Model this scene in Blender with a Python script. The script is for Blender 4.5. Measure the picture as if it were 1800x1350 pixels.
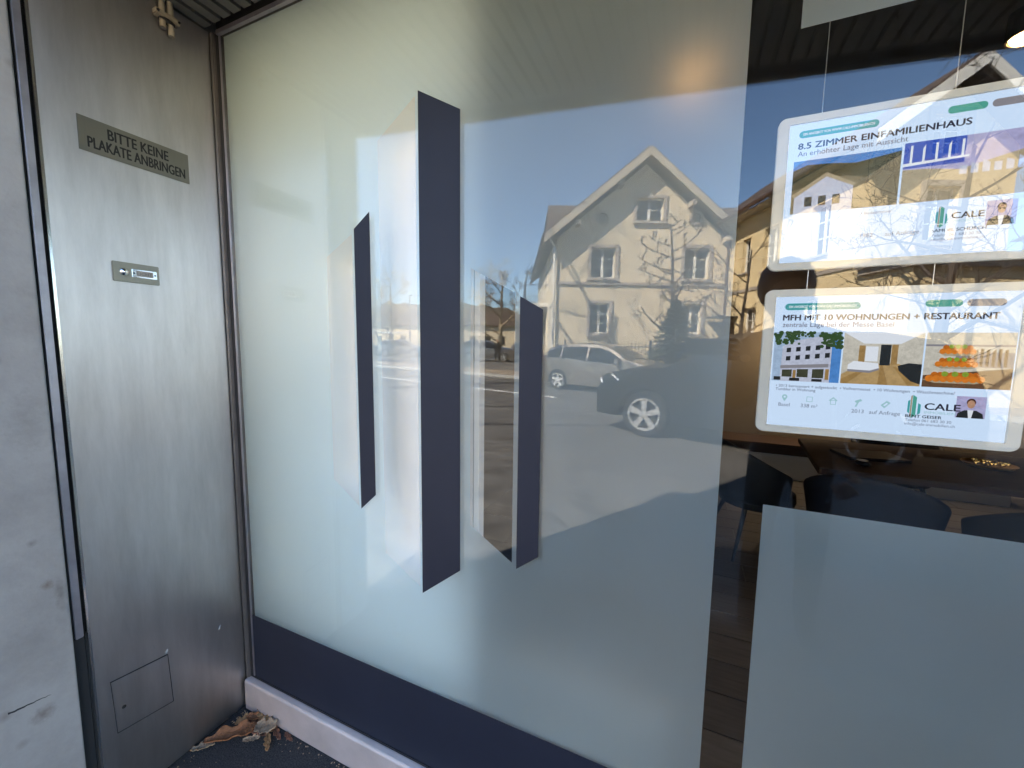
import bpy, bmesh, math, random
from mathutils import Vector, Matrix, noise as mnoise
R = math.radians
sc = bpy.context.scene
for o in list(bpy.data.objects): bpy.data.objects.remove(o)
C = sc.collection

# ------------------------------------------------------------------ camera, sky, sun, exposure
YAW, PITCH, ROLL = R(23.52), R(5.79), R(0.83)
CAM_D, CAM_H = 0.96, 1.50
cam_data = bpy.data.cameras.new('camera')
cam_data.sensor_width = 36.0
cam_data.lens = 36.0*700.0/1800.0
cam_data.clip_start = 0.01
cam_data.clip_end = 3000.0
cam = bpy.data.objects.new('camera', cam_data); C.objects.link(cam)
fw = Vector((-math.sin(YAW)*math.cos(PITCH), math.cos(YAW)*math.cos(PITCH), -math.sin(PITCH)))
rt = Vector((math.cos(YAW), math.sin(YAW), 0)); up = rt.cross(fw)
rt2 = rt*math.cos(ROLL) + up*math.sin(ROLL); up2 = up*math.cos(ROLL) - rt*math.sin(ROLL)
cam.matrix_world = Matrix(((rt2.x, up2.x, -fw.x, 0), (rt2.y, up2.y, -fw.y, -CAM_D), (rt2.z, up2.z, -fw.z, CAM_H), (0, 0, 0, 1)))
sc.camera = cam

SUN_AZ, SUN_EL = -32.0, 43.0            # azimuth clockwise from +Y: the sun stands behind the shop, to the left
w = bpy.data.worlds.new('World'); sc.world = w; w.use_nodes = True
wn = w.node_tree; bg = wn.nodes['Background']
sky = wn.nodes.new('ShaderNodeTexSky'); sky.sky_type = 'NISHITA'; sky.sun_disc = False
sky.sun_elevation = R(SUN_EL); sky.sun_rotation = R(SUN_AZ); sky.altitude = 300; sky.air_density = 1.0; sky.dust_density = 0.1; sky.ozone_density = 3.5
wn.links.new(sky.outputs[0], bg.inputs[0]); bg.inputs[1].default_value = 0.10
sl = bpy.data.lights.new('sun', 'SUN'); sl.energy = 4.8; sl.angle = R(0.53); sl.color = (1.0, 0.90, 0.76)
so = bpy.data.objects.new('sun', sl); C.objects.link(so)
sd = Vector((math.sin(R(SUN_AZ))*math.cos(R(SUN_EL)), math.cos(R(SUN_AZ))*math.cos(R(SUN_EL)), math.sin(R(SUN_EL))))
so.rotation_euler = sd.to_track_quat('Z', 'Y').to_euler(); so.location = (-20, 40, 60)
EXPO = 3.5
vs = sc.view_settings; vs.view_transform = 'Standard'; vs.look = 'None'; vs.exposure = EXPO; vs.gamma = 1.0; vs.use_curve_mapping = False
sc.render.engine = 'CYCLES'
cy = sc.cycles
cy.use_denoising = True
try: cy.denoiser = 'OPENIMAGEDENOISE'
except Exception: pass
cy.max_bounces = 9; cy.diffuse_bounces = 4; cy.glossy_bounces = 3; cy.transmission_bounces = 6; cy.transparent_max_bounces = 16
cy.sample_clamp_indirect = 4.0; cy.caustics_reflective = False; cy.caustics_refractive = True
SCR = 1.0/(2**EXPO)                      # emission that shows as display white

# ------------------------------------------------------------------ materials
M = {}
def nodes_of(name):
    m = bpy.data.materials.new(name); m.use_nodes = True
    nt = m.node_tree; b = nt.nodes['Principled BSDF']
    return m, nt, b
def N(nt, kind, **kw):
    n = nt.nodes.new(kind)
    for k, v in kw.items():
        if k.startswith('_'): setattr(n, k[1:], v)
        else: n.inputs[k.replace('__', ' ')].default_value = v
    return n
def mat(name, col, rough=0.6, metal=0.0, var=0.0, scale=8.0, bump=0.0, bscale=60.0, col2=None, spec=0.5, stretch=None, detail=5.0, coat=0.0):
    m, nt, b = nodes_of(name)
    b.inputs['Roughness'].default_value = rough; b.inputs['Metallic'].default_value = metal
    b.inputs['Specular IOR Level'].default_value = spec
    if coat: b.inputs['Coat Weight'].default_value = coat; b.inputs['Coat Roughness'].default_value = 0.04
    c = (*col, 1.0)
    b.inputs['Base Color'].default_value = c
    L = nt.links.new
    tc = None
    if var or col2 or bump:
        tc = N(nt, 'ShaderNodeTexCoord'); mp = N(nt, 'ShaderNodeMapping')
        if stretch: mp.inputs['Scale'].default_value = stretch
        L(tc.outputs['Object'], mp.inputs[0])
    if var or col2:
        nz = N(nt, 'ShaderNodeTexNoise', Scale=scale, Detail=detail, Roughness=0.62)
        L(mp.outputs[0], nz.inputs['Vector'])
        rp = N(nt, 'ShaderNodeValToRGB')
        a = col2 if col2 else tuple(x*(1-var) for x in col)
        d = col if col2 else tuple(min(1, x*(1+var)) for x in col)
        rp.color_ramp.elements[0].color = (*a, 1); rp.color_ramp.elements[1].color = (*d, 1)
        rp.color_ramp.elements[0].position = 0.32; rp.color_ramp.elements[1].position = 0.68
        L(nz.outputs['Fac'], rp.inputs[0]); L(rp.outputs[0], b.inputs['Base Color'])
    if bump:
        n2 = N(nt, 'ShaderNodeTexNoise', Scale=bscale, Detail=6.0, Roughness=0.65)
        L(mp.outputs[0], n2.inputs['Vector'])
        bp = N(nt, 'ShaderNodeBump', Strength=bump, Distance=0.01)
        L(n2.outputs['Fac'], bp.inputs['Height']); L(bp.outputs[0], b.inputs['Normal'])
    M[name] = m
    return m
def emis(name, col, k=1.0):
    m = bpy.data.materials.new(name); m.use_nodes = True; nt = m.node_tree; nt.nodes.clear()
    e = N(nt, 'ShaderNodeEmission', Color=(*col, 1), Strength=k); o = N(nt, 'ShaderNodeOutputMaterial')
    nt.links.new(e.outputs[0], o.inputs[0]); M[name] = m; return m

mat('asphalt', (0.118, 0.110, 0.100), 0.85, var=0.35, scale=3.0, bump=0.6, bscale=220)
mat('asphalt_near', (0.062, 0.060, 0.060), 0.9, col2=(0.014, 0.014, 0.016), scale=210, bump=1.0, bscale=330, detail=3.0)
mat('road', (0.098, 0.092, 0.085), 0.8, var=0.25, scale=0.8, bump=0.5, bscale=150)
mat('seam', (0.022, 0.022, 0.024), 0.6)
mat('marking', (0.75, 0.74, 0.70), 0.7, var=0.12, scale=9)
mat('paving', (0.26, 0.21, 0.155), 0.85, var=0.2, scale=2, bump=0.3)
mat('kerb', (0.33, 0.32, 0.30), 0.8, var=0.15, scale=5, bump=0.3)
mat('grass', (0.055, 0.075, 0.028), 0.95, col2=(0.10, 0.085, 0.045), scale=4, bump=1.0, bscale=40)
mat('plaster', (0.66, 0.55, 0.38), 0.9, var=0.06, scale=1.3, bump=0.35, bscale=34)
mat('plaster_yellow', (0.70, 0.55, 0.32), 0.9, var=0.07, scale=1.3, bump=0.35, bscale=34)
mat('stone_trim', (0.36, 0.31, 0.26), 0.85, var=0.12, scale=6, bump=0.2)
mat('white_trim', (0.74, 0.71, 0.64), 0.6)
mat('soffit_wood', (0.44, 0.38, 0.30), 0.8, var=0.1, scale=4)
mat('roof_tile', (0.085, 0.060, 0.045), 0.85, var=0.35, scale=7, bump=0.6, bscale=20)
mat('window_dark', (0.018, 0.022, 0.027), 0.05)
mat('curtain_inside', (0.30, 0.28, 0.25), 0.9)
mat('iron', (0.020, 0.020, 0.022), 0.5)
mat('gutter', (0.16, 0.10, 0.075), 0.45, metal=0.7)
mat('bark', (0.062, 0.050, 0.040), 0.9, var=0.3, scale=14, bump=0.6)
mat('bark_light', (0.30, 0.235, 0.155), 0.9, var=0.25, scale=10)
mat('needle', (0.028, 0.042, 0.020), 0.7, var=0.45, scale=6)
mat('hill_wood', (0.125, 0.095, 0.062), 0.95, col2=(0.062, 0.056, 0.036), scale=0.11, bump=1.0, bscale=0.6)
mat('car_silver', (0.21, 0.185, 0.165), 0.30, metal=0.55, coat=0.5)
mat('car_black', (0.004, 0.004, 0.0045), 0.48, spec=0.18)
mat('car_grey', (0.16, 0.16, 0.17), 0.3, metal=0.6, coat=0.5)
mat('car_white', (0.70, 0.70, 0.70), 0.3, coat=0.6)
mat('car_glass', (0.010, 0.012, 0.014), 0.05, spec=0.40)
mat('tyre', (0.013, 0.013, 0.014), 0.85)
mat('alloy', (0.62, 0.61, 0.59), 0.35, metal=0.3)
mat('plastic_black', (0.011, 0.011, 0.012), 0.45)
mat('tail_red', (0.35, 0.012, 0.012), 0.15)
mat('lamp_glass', (0.60, 0.62, 0.66), 0.08, spec=0.8)
mat('alloy_dark', (0.42, 0.42, 0.42), 0.3, metal=0.35)
mat('chrome', (0.75, 0.75, 0.75), 0.1, metal=1.0)
# photographer
mat('jacket', (0.012, 0.013, 0.016), 0.85, var=0.3, scale=30)
mat('skin', (0.46, 0.27, 0.19), 0.55)
mat('hair', (0.018, 0.013, 0.010), 0.6)
mat('trousers', (0.020, 0.023, 0.034), 0.9)
# shop inside
mat('wall_white', (0.86, 0.82, 0.755), 0.85, var=0.02, scale=3)
mat('wall_taupe', (0.185, 0.155, 0.115), 0.9, var=0.05, scale=2)
mat('wall_dark', (0.045, 0.040, 0.034), 0.9)
mat('ceiling_dark', (0.050, 0.045, 0.038), 0.9, var=0.1, scale=3)
mat('grout', (0.16, 0.15, 0.14), 0.9)
mat('table_wood', (0.038, 0.018, 0.011), 0.7, var=0.35, scale=5, stretch=(1, 9, 9))
mat('brass', (0.60, 0.42, 0.16), 0.3, metal=1.0)
mat('velvet_black', (0.0045, 0.005, 0.0045), 0.75, var=0.3, scale=25)
mat('velvet_navy', (0.004, 0.006, 0.012), 0.8, var=0.3, scale=25)
mat('leg_black', (0.008, 0.008, 0.011), 0.4)
mat('laptop', (0.03, 0.03, 0.032), 0.35, metal=0.4)
mat('screen_off', (0.01, 0.01, 0.011), 0.1)
mat('cabinet_white', (0.66, 0.64, 0.60), 0.6)
mat('lamp_can', (0.02, 0.02, 0.02), 0.5)
mat('radiator', (0.66, 0.66, 0.64), 0.5)
emis('lamp_glow', (1.0, 0.50, 0.16), 3.2)
# facade near the camera
mat('navy_vinyl', (0.0155, 0.0180, 0.030), 0.55, spec=0.25, col2=(0.0125, 0.0150, 0.0255), scale=6, detail=9.0)
mat('gasket', (0.012, 0.012, 0.013), 0.6)
mat('joint_dark', (0.014, 0.014, 0.015), 0.8)
mat('hatch_gap', (0.040, 0.040, 0.042), 0.8)
mat('profile_aluminium', (0.40, 0.38, 0.42), 0.38, metal=0.9, var=0.15, scale=12)
mat('profile_brown', (0.17, 0.155, 0.15), 0.42, metal=0.6, var=0.2, scale=9)
mat('edge_polished', (0.86, 0.84, 0.80), 0.16, metal=1.0)
mat('pipe', (0.34, 0.29, 0.22), 0.55, var=0.2, scale=30)
mat('slat', (0.15, 0.145, 0.13), 0.6, var=0.12, scale=5)
mat('void_dark', (0.008, 0.008, 0.008), 0.9)
mat('sign_ink', (0.012, 0.011, 0.010), 0.6)
mat('scuff', (0.42, 0.42, 0.43), 0.6)
mat('frame_white', (0.55, 0.53, 0.48), 0.4)
mat('wire', (0.62, 0.60, 0.56), 0.35, metal=0.8)

def brushed(name, base, rough, stain=0.25):
    m, nt, b = nodes_of(name); L = nt.links.new
    b.inputs['Metallic'].default_value = 1.0
    b.inputs['Anisotropic'].default_value = 0.45
    tc = N(nt, 'ShaderNodeTexCoord')
    mp = N(nt, 'ShaderNodeMapping'); mp.inputs['Scale'].default_value = (260, 260, 1.6); L(tc.outputs['Object'], mp.inputs[0])
    br = N(nt, 'ShaderNodeTexNoise', Scale=1.0, Detail=4.0); L(mp.outputs[0], br.inputs['Vector'])
    mp2 = N(nt, 'ShaderNodeMapping'); mp2.inputs['Scale'].default_value = (7, 7, 1.1); L(tc.outputs['Object'], mp2.inputs[0])
    st = N(nt, 'ShaderNodeTexNoise', Scale=2.2, Detail=7.0, Roughness=0.7); L(mp2.outputs[0], st.inputs['Vector'])
    rp = N(nt, 'ShaderNodeValToRGB'); rp.color_ramp.elements[0].position = 0.3; rp.color_ramp.elements[1].position = 0.7
    rp.color_ramp.elements[0].color = (*[c*(1-stain) for c in base], 1); rp.color_ramp.elements[1].color = (*base, 1)
    L(st.outputs['Fac'], rp.inputs[0]); L(rp.outputs[0], b.inputs['Base Color'])
    mr = N(nt, 'ShaderNodeMapRange'); mr.inputs['To Min'].default_value = rough-0.07; mr.inputs['To Max'].default_value = rough+0.09
    L(br.outputs['Fac'], mr.inputs['Value']); L(mr.outputs[0], b.inputs['Roughness'])
    bp = N(nt, 'ShaderNodeBump', Strength=0.06, Distance=0.002); L(br.outputs['Fac'], bp.inputs['Height']); L(bp.outputs[0], b.inputs['Normal'])
    M[name] = m
brushed('steel', (0.63, 0.605, 0.605), 0.38)
brushed('steel_plate', (0.25, 0.235, 0.20), 0.34, 0.1)
mat('sill_metal', (0.57, 0.49, 0.455), 0.5, metal=0.25, col2=(0.44, 0.38, 0.35), scale=7, bump=0.06, bscale=200, detail=9.0)

def concrete_paint():
    m, nt, b = nodes_of('grey_wall'); L = nt.links.new
    b.inputs['Roughness'].default_value = 0.62
    tc = N(nt, 'ShaderNodeTexCoord')
    n1 = N(nt, 'ShaderNodeTexNoise', Scale=3.5, Detail=8.0, Roughness=0.7); L(tc.outputs['Object'], n1.inputs['Vector'])
    r1 = N(nt, 'ShaderNodeValToRGB'); r1.color_ramp.elements[0].position = 0.33; r1.color_ramp.elements[1].position = 0.6
    r1.color_ramp.elements[0].color = (0.255, 0.235, 0.22, 1); r1.color_ramp.elements[1].color = (0.345, 0.325, 0.305, 1)
    L(n1.outputs['Fac'], r1.inputs[0])
    n2 = N(nt, 'ShaderNodeTexVoronoi', Scale=9.0); L(tc.outputs['Object'], n2.inputs['Vector'])
    r2 = N(nt, 'ShaderNodeValToRGB'); r2.color_ramp.elements[0].position = 0.0; r2.color_ramp.elements[1].position = 0.16
    r2.color_ramp.elements[0].color = (0.30, 0.24, 0.2, 1); r2.color_ramp.elements[1].color = (1, 1, 1, 1)
    L(n2.outputs['Distance'], r2.inputs[0])
    mx = N(nt, 'ShaderNodeMix', _data_type='RGBA', _blend_type='MULTIPLY'); mx.inputs['Factor'].default_value = 0.6
    L(r1.outputs[0], mx.inputs[6]); L(r2.outputs[0], mx.inputs[7]); last = mx.outputs[2]
    wz = N(nt, 'ShaderNodeTexNoise', Scale=55.0, Detail=5.0, Roughness=0.7); L(tc.outputs['Object'], wz.inputs['Vector'])
    for (sy, sz, sr, st_, colr) in ((-0.552, 0.462, 0.030, (1, 1), (0.35, 0.27, 0.22)), (-0.520, 0.82, 0.016, (1, 1), (0.45, 0.30, 0.2)), (-0.497, 0.78, 0.016, (1, 0.25), (0.55, 0.52, 0.5)), (-0.54, 0.95, 0.012, (1, 1), (0.5, 0.48, 0.46)), (-0.52, 1.27, 0.05, (1, 0.5), (0.7, 0.68, 0.66))):
        mp = N(nt, 'ShaderNodeMapping'); mp.inputs['Location'].default_value = (0, -sy*st_[0], -sz*st_[1]); mp.inputs['Scale'].default_value = (0.0, st_[0], st_[1]); L(tc.outputs['Object'], mp.inputs[0])
        ln = N(nt, 'ShaderNodeVectorMath', _operation='LENGTH'); L(mp.outputs[0], ln.inputs[0])
        ad = N(nt, 'ShaderNodeMath', _operation='MULTIPLY_ADD'); L(wz.outputs['Fac'], ad.inputs[0]); ad.inputs[1].default_value = sr*1.6; L(ln.outputs['Value'], ad.inputs[2])
        mr = N(nt, 'ShaderNodeMapRange'); mr.inputs['From Min'].default_value = sr*0.7; mr.inputs['From Max'].default_value = sr*1.75; mr.inputs['To Min'].default_value = 0.75; mr.inputs['To Max'].default_value = 0.0; L(ad.outputs[0], mr.inputs['Value'])
        m3 = N(nt, 'ShaderNodeMix', _data_type='RGBA', _blend_type='MULTIPLY'); L(mr.outputs[0], m3.inputs['Factor']); L(last, m3.inputs[6]); m3.inputs[7].default_value = (*colr, 1); last = m3.outputs[2]
    L(last, b.inputs['Base Color'])
    bp = N(nt, 'ShaderNodeBump', Strength=0.25, Distance=0.004); n3 = N(nt, 'ShaderNodeTexNoise', Scale=90.0, Detail=6.0)
    L(tc.outputs['Object'], n3.inputs['Vector']); L(n3.outputs['Fac'], bp.inputs['Height']); L(bp.outputs[0], b.inputs['Normal'])
    M['grey_wall'] = m
concrete_paint()

def pane_glass(name, f0, tint=(0.93, 0.955, 0.94)):
    # thin clear pane: Schlick reflectance, the same from both sides, the rest passes straight through
    m = bpy.data.materials.new(name); m.use_nodes = True; nt = m.node_tree; nt.nodes.clear(); L = nt.links.new
    g = N(nt, 'ShaderNodeNewGeometry')
    dt = N(nt, 'ShaderNodeVectorMath', _operation='DOT_PRODUCT'); L(g.outputs['Normal'], dt.inputs[0]); L(g.outputs['Incoming'], dt.inputs[1])
    ab = N(nt, 'ShaderNodeMath', _operation='ABSOLUTE'); L(dt.outputs['Value'], ab.inputs[0])
    om = N(nt, 'ShaderNodeMath', _operation='SUBTRACT'); om.inputs[0].default_value = 1.0; L(ab.outputs[0], om.inputs[1])
    pw = N(nt, 'ShaderNodeMath', _operation='POWER'); L(om.outputs[0], pw.inputs[0]); pw.inputs[1].default_value = 5.0
    ma = N(nt, 'ShaderNodeMath', _operation='MULTIPLY_ADD'); L(pw.outputs[0], ma.inputs[0]); ma.inputs[1].default_value = 1-f0; ma.inputs[2].default_value = f0
    tr = N(nt, 'ShaderNodeBsdfTransparent', Color=(*tint, 1)); gl = N(nt, 'ShaderNodeBsdfGlossy', Roughness=0.0)
    mx = N(nt, 'ShaderNodeMixShader'); L(ma.outputs[0], mx.inputs[0]); L(tr.outputs[0], mx.inputs[1]); L(gl.outputs[0], mx.inputs[2])
    o = N(nt, 'ShaderNodeOutputMaterial'); L(mx.outputs[0], o.inputs[0]); M[name] = m
pane_glass('shop_glass', 0.043, (0.985, 0.995, 0.99))

def frost(name):
    m = bpy.data.materials.new(name); m.use_nodes = True; nt = m.node_tree; nt.nodes.clear(); L = nt.links.new
    tc = N(nt, 'ShaderNodeTexCoord')
    nz = N(nt, 'ShaderNodeTexNoise', Scale=520.0, Detail=3.0, Roughness=0.7); L(tc.outputs['Object'], nz.inputs['Vector'])
    rp = N(nt, 'ShaderNodeValToRGB'); rp.color_ramp.elements[0].position = 0.25; rp.color_ramp.elements[1].position = 0.8
    rp.color_ramp.elements[0].color = (0.46, 0.58, 0.62, 1); rp.color_ramp.elements[1].color = (0.70, 0.86, 0.90, 1); L(nz.outputs['Fac'], rp.inputs[0])
    df = N(nt, 'ShaderNodeBsdfDiffuse'); L(rp.outputs[0], df.inputs[0])
    tl = N(nt, 'ShaderNodeBsdfTranslucent', Color=(0.89, 0.975, 0.985, 1))
    rf = N(nt, 'ShaderNodeBsdfGlass', Color=(0.95, 0.99, 0.99, 1), Roughness=0.75, IOR=1.25)
    m1 = N(nt, 'ShaderNodeMixShader'); m1.inputs[0].default_value = 0.82; L(rf.outputs[0], m1.inputs[1]); L(tl.outputs[0], m1.inputs[2])
    m2 = N(nt, 'ShaderNodeMixShader'); m2.inputs[0].default_value = 0.175; L(m1.outputs[0], m2.inputs[1]); L(df.outputs[0], m2.inputs[2])
    n5 = N(nt, 'ShaderNodeTexNoise', Scale=3.2, Detail=7.0, Roughness=0.62); L(tc.outputs['Object'], n5.inputs['Vector'])
    n6 = N(nt, 'ShaderNodeMapRange'); n6.inputs['From Min'].default_value = 0.25; n6.inputs['From Max'].default_value = 0.75; n6.inputs['To Min'].default_value = 0.150; n6.inputs['To Max'].default_value = 0.225
    L(n5.outputs['Fac'], n6.inputs['Value']); L(n6.outputs[0], m2.inputs[0])
    o = N(nt, 'ShaderNodeOutputMaterial'); L(m2.outputs[0], o.inputs[0]); M[name] = m
frost('frosted_vinyl')

def plank_mat(i, col):
    mat('plank_%d' % i, col, 0.42, var=0.35, scale=3.0, stretch=(1.5, 16, 8), bump=0.15, bscale=30)
for i, c in enumerate([(0.050, 0.046, 0.042), (0.062, 0.057, 0.052), (0.042, 0.039, 0.036), (0.056, 0.050, 0.044)]): plank_mat(i, c)
for i, c in enumerate([(0.30, 0.12, 0.045), (0.40, 0.22, 0.09), (0.20, 0.085, 0.045), (0.36, 0.25, 0.15)]):
    mat('leaf_%d' % i, c, 0.75, var=0.35, scale=40, bump=0.5, bscale=120)

# ------------------------------------------------------------------ mesh helpers
class MB:
    def __init__(s): s.v = []; s.f = []
    def add(s, vs, fs):
        n = len(s.v); s.v += [tuple(p) for p in vs]; s.f += [tuple(i+n for i in f) for f in fs]; return s
    def box(s, x0, x1, y0, y1, z0, z1):
        return s.add([(x0,y0,z0),(x1,y0,z0),(x1,y1,z0),(x0,y1,z0),(x0,y0,z1),(x1,y0,z1),(x1,y1,z1),(x0,y1,z1)],
                     [(0,3,2,1),(4,5,6,7),(0,1,5,4),(1,2,6,5),(2,3,7,6),(3,0,4,7)])
    def hexa(s, p): return s.add(p, [(0,3,2,1),(4,5,6,7),(0,1,5,4),(1,2,6,5),(2,3,7,6),(3,0,4,7)])
    def prism(s, poly, a, b, axis='y'):
        # poly in the other two axes (x,z) / (y,z) / (x,y)
        def P(p, q): return {'y': (p[0], q, p[1]), 'x': (q, p[0], p[1]), 'z': (p[0], p[1], q)}[axis]
        n = len(poly)
        return s.add([P(p, a) for p in poly]+[P(p, b) for p in poly],
                     [tuple(range(n)), tuple(range(2*n-1, n-1, -1))]+[(i, i+n, (i+1) % n+n, (i+1) % n) for i in range(n)])
    def tube(s, pts, rad, n=8, cap=True):
        pts = [Vector(p) for p in pts]; base = len(s.v); prev = None
        if not hasattr(rad, '__len__'): rad = [rad]*len(pts)
        for i, p in enumerate(pts):
            d = (pts[min(i+1, len(pts)-1)]-pts[max(i-1, 0)])
            d = d.normalized() if d.length > 1e-9 else Vector((0, 0, 1))
            if prev is None: u = d.orthogonal().normalized()
            else:
                u = prev - d*prev.dot(d); u = u.normalized() if u.length > 1e-6 else d.orthogonal().normalized()
            prev = u; v = d.cross(u)
            for k in range(n):
                a = 2*math.pi*k/n; s.v.append(tuple(p+(u*math.cos(a)+v*math.sin(a))*rad[i]))
        for i in range(len(pts)-1):
            for k in range(n):
                a = base+i*n+k; b = base+i*n+(k+1) % n; s.f.append((a, b, b+n, a+n))
        if cap:
            s.f.append(tuple(base+k for k in range(n-1, -1, -1))); m = base+(len(pts)-1)*n; s.f.append(tuple(m+k for k in range(n)))
        return s
    def lathe(s, prof, n=24, axis='z', c=(0, 0, 0)):
        base = len(s.v)
        for r, h in prof:
            for k in range(n):
                a = 2*math.pi*k/n; x, y = r*math.cos(a), r*math.sin(a)
                p = {'z': (x, y, h), 'y': (x, h, y), 'x': (h, x, y)}[axis]
                s.v.append((p[0]+c[0], p[1]+c[1], p[2]+c[2]))
        for i in range(len(prof)-1):
            for k in range(n):
                a = base+i*n+k; b = base+i*n+(k+1) % n; s.f.append((a, b, b+n, a+n))
        s.f.append(tuple(base+k for k in range(n-1, -1, -1))); m = base+(len(prof)-1)*n; s.f.append(tuple(m+k for k in range(n)))
        return s
    def ico(s, c, r, sub=2, sc_=(1, 1, 1), jit=0.0, seed=0):
        bm = bmesh.new(); bmesh.ops.create_icosphere(bm, subdivisions=sub, radius=1.0)
        rnd = random.Random(seed); vs_ = []
        for v in bm.verts:
            k = r*(1+jit*(rnd.random()-0.5)); vs_.append((c[0]+v.co.x*k*sc_[0], c[1]+v.co.y*k*sc_[1], c[2]+v.co.z*k*sc_[2]))
        fs = [tuple(v.index for v in f.verts) for f in bm.faces]; bm.free(); return s.add(vs_, fs)
    def plate(s, outer, holes, y0, y1):
        # flat plate in the x-z plane with holes, between y0 and y1
        bm = bmesh.new(); loops = []
        for lp in [outer]+list(holes):
            vv = [bm.verts.new((p[0], 0, p[1])) for p in lp]; loops.append(vv)
            for i in range(len(vv)): bm.edges.new((vv[i], vv[(i+1) % len(vv)]))
        bmesh.ops.triangle_fill(bm, use_beauty=True, use_dissolve=False, edges=bm.edges[:], normal=(0, -1, 0))
        bm.verts.index_update(); n = len(bm.verts); co = [v.co.copy() for v in bm.verts]
        fs = [tuple(v.index for v in f.verts) for f in bm.faces]
        li = [[v.index for v in lp] for lp in loops]; bm.free()
        vs_ = [(c.x, y0, c.z) for c in co]+[(c.x, y1, c.z) for c in co]
        out = list(fs)+[tuple(i+n for i in reversed(f)) for f in fs]
        for lp in li:
            for i in range(len(lp)): a, b = lp[i], lp[(i+1) % len(lp)]; out.append((a, a+n, b+n, b))
        return s.add(vs_, out)
    def sheet(s, outer, holes, y):
        q = MB().plate(outer, holes, y, y+1.0); n = len(q.v)//2; fs = []
        for f in q.f:
            if max(f) >= n: continue
            a, b, c = (Vector(q.v[i]) for i in f[:3])
            fs.append(f if (b-a).cross(c-a).y < 0 else tuple(reversed(f)))
        s.flat = True
        return s.add(q.v[:n], fs)
    def mesh(s, name, smooth=False, bevel=0.0, seg=2):
        me = bpy.data.meshes.new(name); me.from_pydata(s.v, [], s.f); me.validate()
        bm = bmesh.new(); bm.from_mesh(me)
        if bevel:
            bmesh.ops.remove_doubles(bm, verts=bm.verts, dist=1e-5)
            es = [e for e in bm.edges if len(e.link_faces) == 2 and e.calc_face_angle(0) > 0.5]
            bmesh.ops.bevel(bm, geom=es, offset=bevel, segments=seg, affect='EDGES', clamp_overlap=True)
        if not getattr(s, 'flat', False): bmesh.ops.recalc_face_normals(bm, faces=bm.faces)
        bm.to_mesh(me); bm.free()
        if smooth:
            for p in me.polygons: p.use_smooth = True
            try: me.set_sharp_from_angle(angle=R(38))
            except Exception: pass
        return me
    def build(s, name, material, parent=None, smooth=False, bevel=0.0, seg=2):
        return link(name, s.mesh(name, smooth, bevel, seg), material, parent)
def link(name, me, material, parent=None, loc=None):
    o = bpy.data.objects.new(name, me); C.objects.link(o)
    if material and not me.materials: me.materials.append(M[material] if isinstance(material, str) else material)
    if parent: o.parent = parent
    if loc: o.location = loc
    return o
def tag(o, label=None, cat=None, group=None, kind=None):
    if label: o['label'] = label
    if cat: o['category'] = cat
    if group: o['group'] = group
    if kind: o['kind'] = kind
    return o
def struct(o): o['kind'] = 'structure'; return o
def thing(name, label, cat, loc=(0, 0, 0), rotz=0.0, group=None):
    o = bpy.data.objects.new(name, None); C.objects.link(o); o.location = loc; o.rotation_euler = (0, 0, rotz)
    o.empty_display_size = 0.1
    return tag(o, label, cat, group)
def dup(root, loc, rotz, label, group=None):
    r = root.copy(); C.objects.link(r); r.location = loc; r.rotation_euler = (0, 0, rotz); r['label'] = label
    if group: r['group'] = group
    for ch in list(root.children):
        c = ch.copy(); C.objects.link(c); c.parent = r
        for g in ch.children:
            d = g.copy(); C.objects.link(d); d.parent = c
    return r
def text_mesh(name, body, size, bold=0.0, align='LEFT', xs=1.0, width=None):
    cu = bpy.data.curves.new(name, 'FONT'); cu.body = body; cu.size = size; cu.align_x = 'LEFT'; cu.resolution_u = 3
    o = bpy.data.objects.new(name, cu); C.objects.link(o)
    dg = bpy.context.evaluated_depsgraph_get(); dg.update()
    m0 = bpy.data.meshes.new_from_object(o.evaluated_get(dg)); bpy.data.objects.remove(o); bpy.data.curves.remove(cu)
    vs_ = [v.co.copy() for v in m0.vertices]; fs = [tuple(p.vertices) for p in m0.polygons]; bpy.data.meshes.remove(m0)
    lo, hi = min(v.x for v in vs_), max(v.x for v in vs_)
    if width: xs = width/(hi-lo)
    sh = -lo*xs if align == 'LEFT' else -(lo+hi)/2*xs
    mb = MB()
    for k, (dx, dy) in enumerate(((0, 0), (bold, 0), (-bold, 0), (0, bold*0.6), (0, -bold*0.6)) if bold else ((0, 0),)):
        mb.add([(v.x*xs+sh+dx, v.y+dy, 0.00001*k) for v in vs_], fs)
    me = bpy.data.meshes.new(name); me.from_pydata(mb.v, [], mb.f); me.update()
    return me
# street frame: the street as it lies in front of the shop; L along the house front, D away from the shop, both measured from the mirror image of the lens
cY, sY = math.cos(YAW), math.sin(YAW)
def S(L, D, z=0.0): return (L*cY - D*sY, CAM_D - D*cY - L*sY, z)
ROT = -YAW

# ------------------------------------------------------------------ ground and road
gm = MB()
gm.add([(-900, -900, 0), (900, -900, 0), (900, 900, 0), (-900, 900, 0)], [(0, 1, 2, 3)])
struct(gm.build('ground', 'asphalt'))
def frame_sheet(name, material, pts, z0, z1=None):
    # polygon in street-frame coordinates
    m = MB()
    if z1 is None: m.add([S(p[0], p[1], z0) for p in pts], [tuple(range(len(pts)))])
    else: m.prism([S(p[0], p[1])[:2] for p in pts], z0, z1, 'z')
    return struct(m.build(name, material))
RA = R(40); rx, rd = math.cos(RA), -math.sin(RA)          # road direction in (L, D)
nx, nd = math.sin(RA), math.cos(RA)                       # across the road, away from the shop
def RP(a, t): return (rx*a + nx*t, rd*a + nd*t)           # along, across
frame_sheet('road', 'road', [RP(-160, 4.6), RP(70, 4.6), RP(70, 13.1), RP(-160, 13.1)], 0.004)
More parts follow.
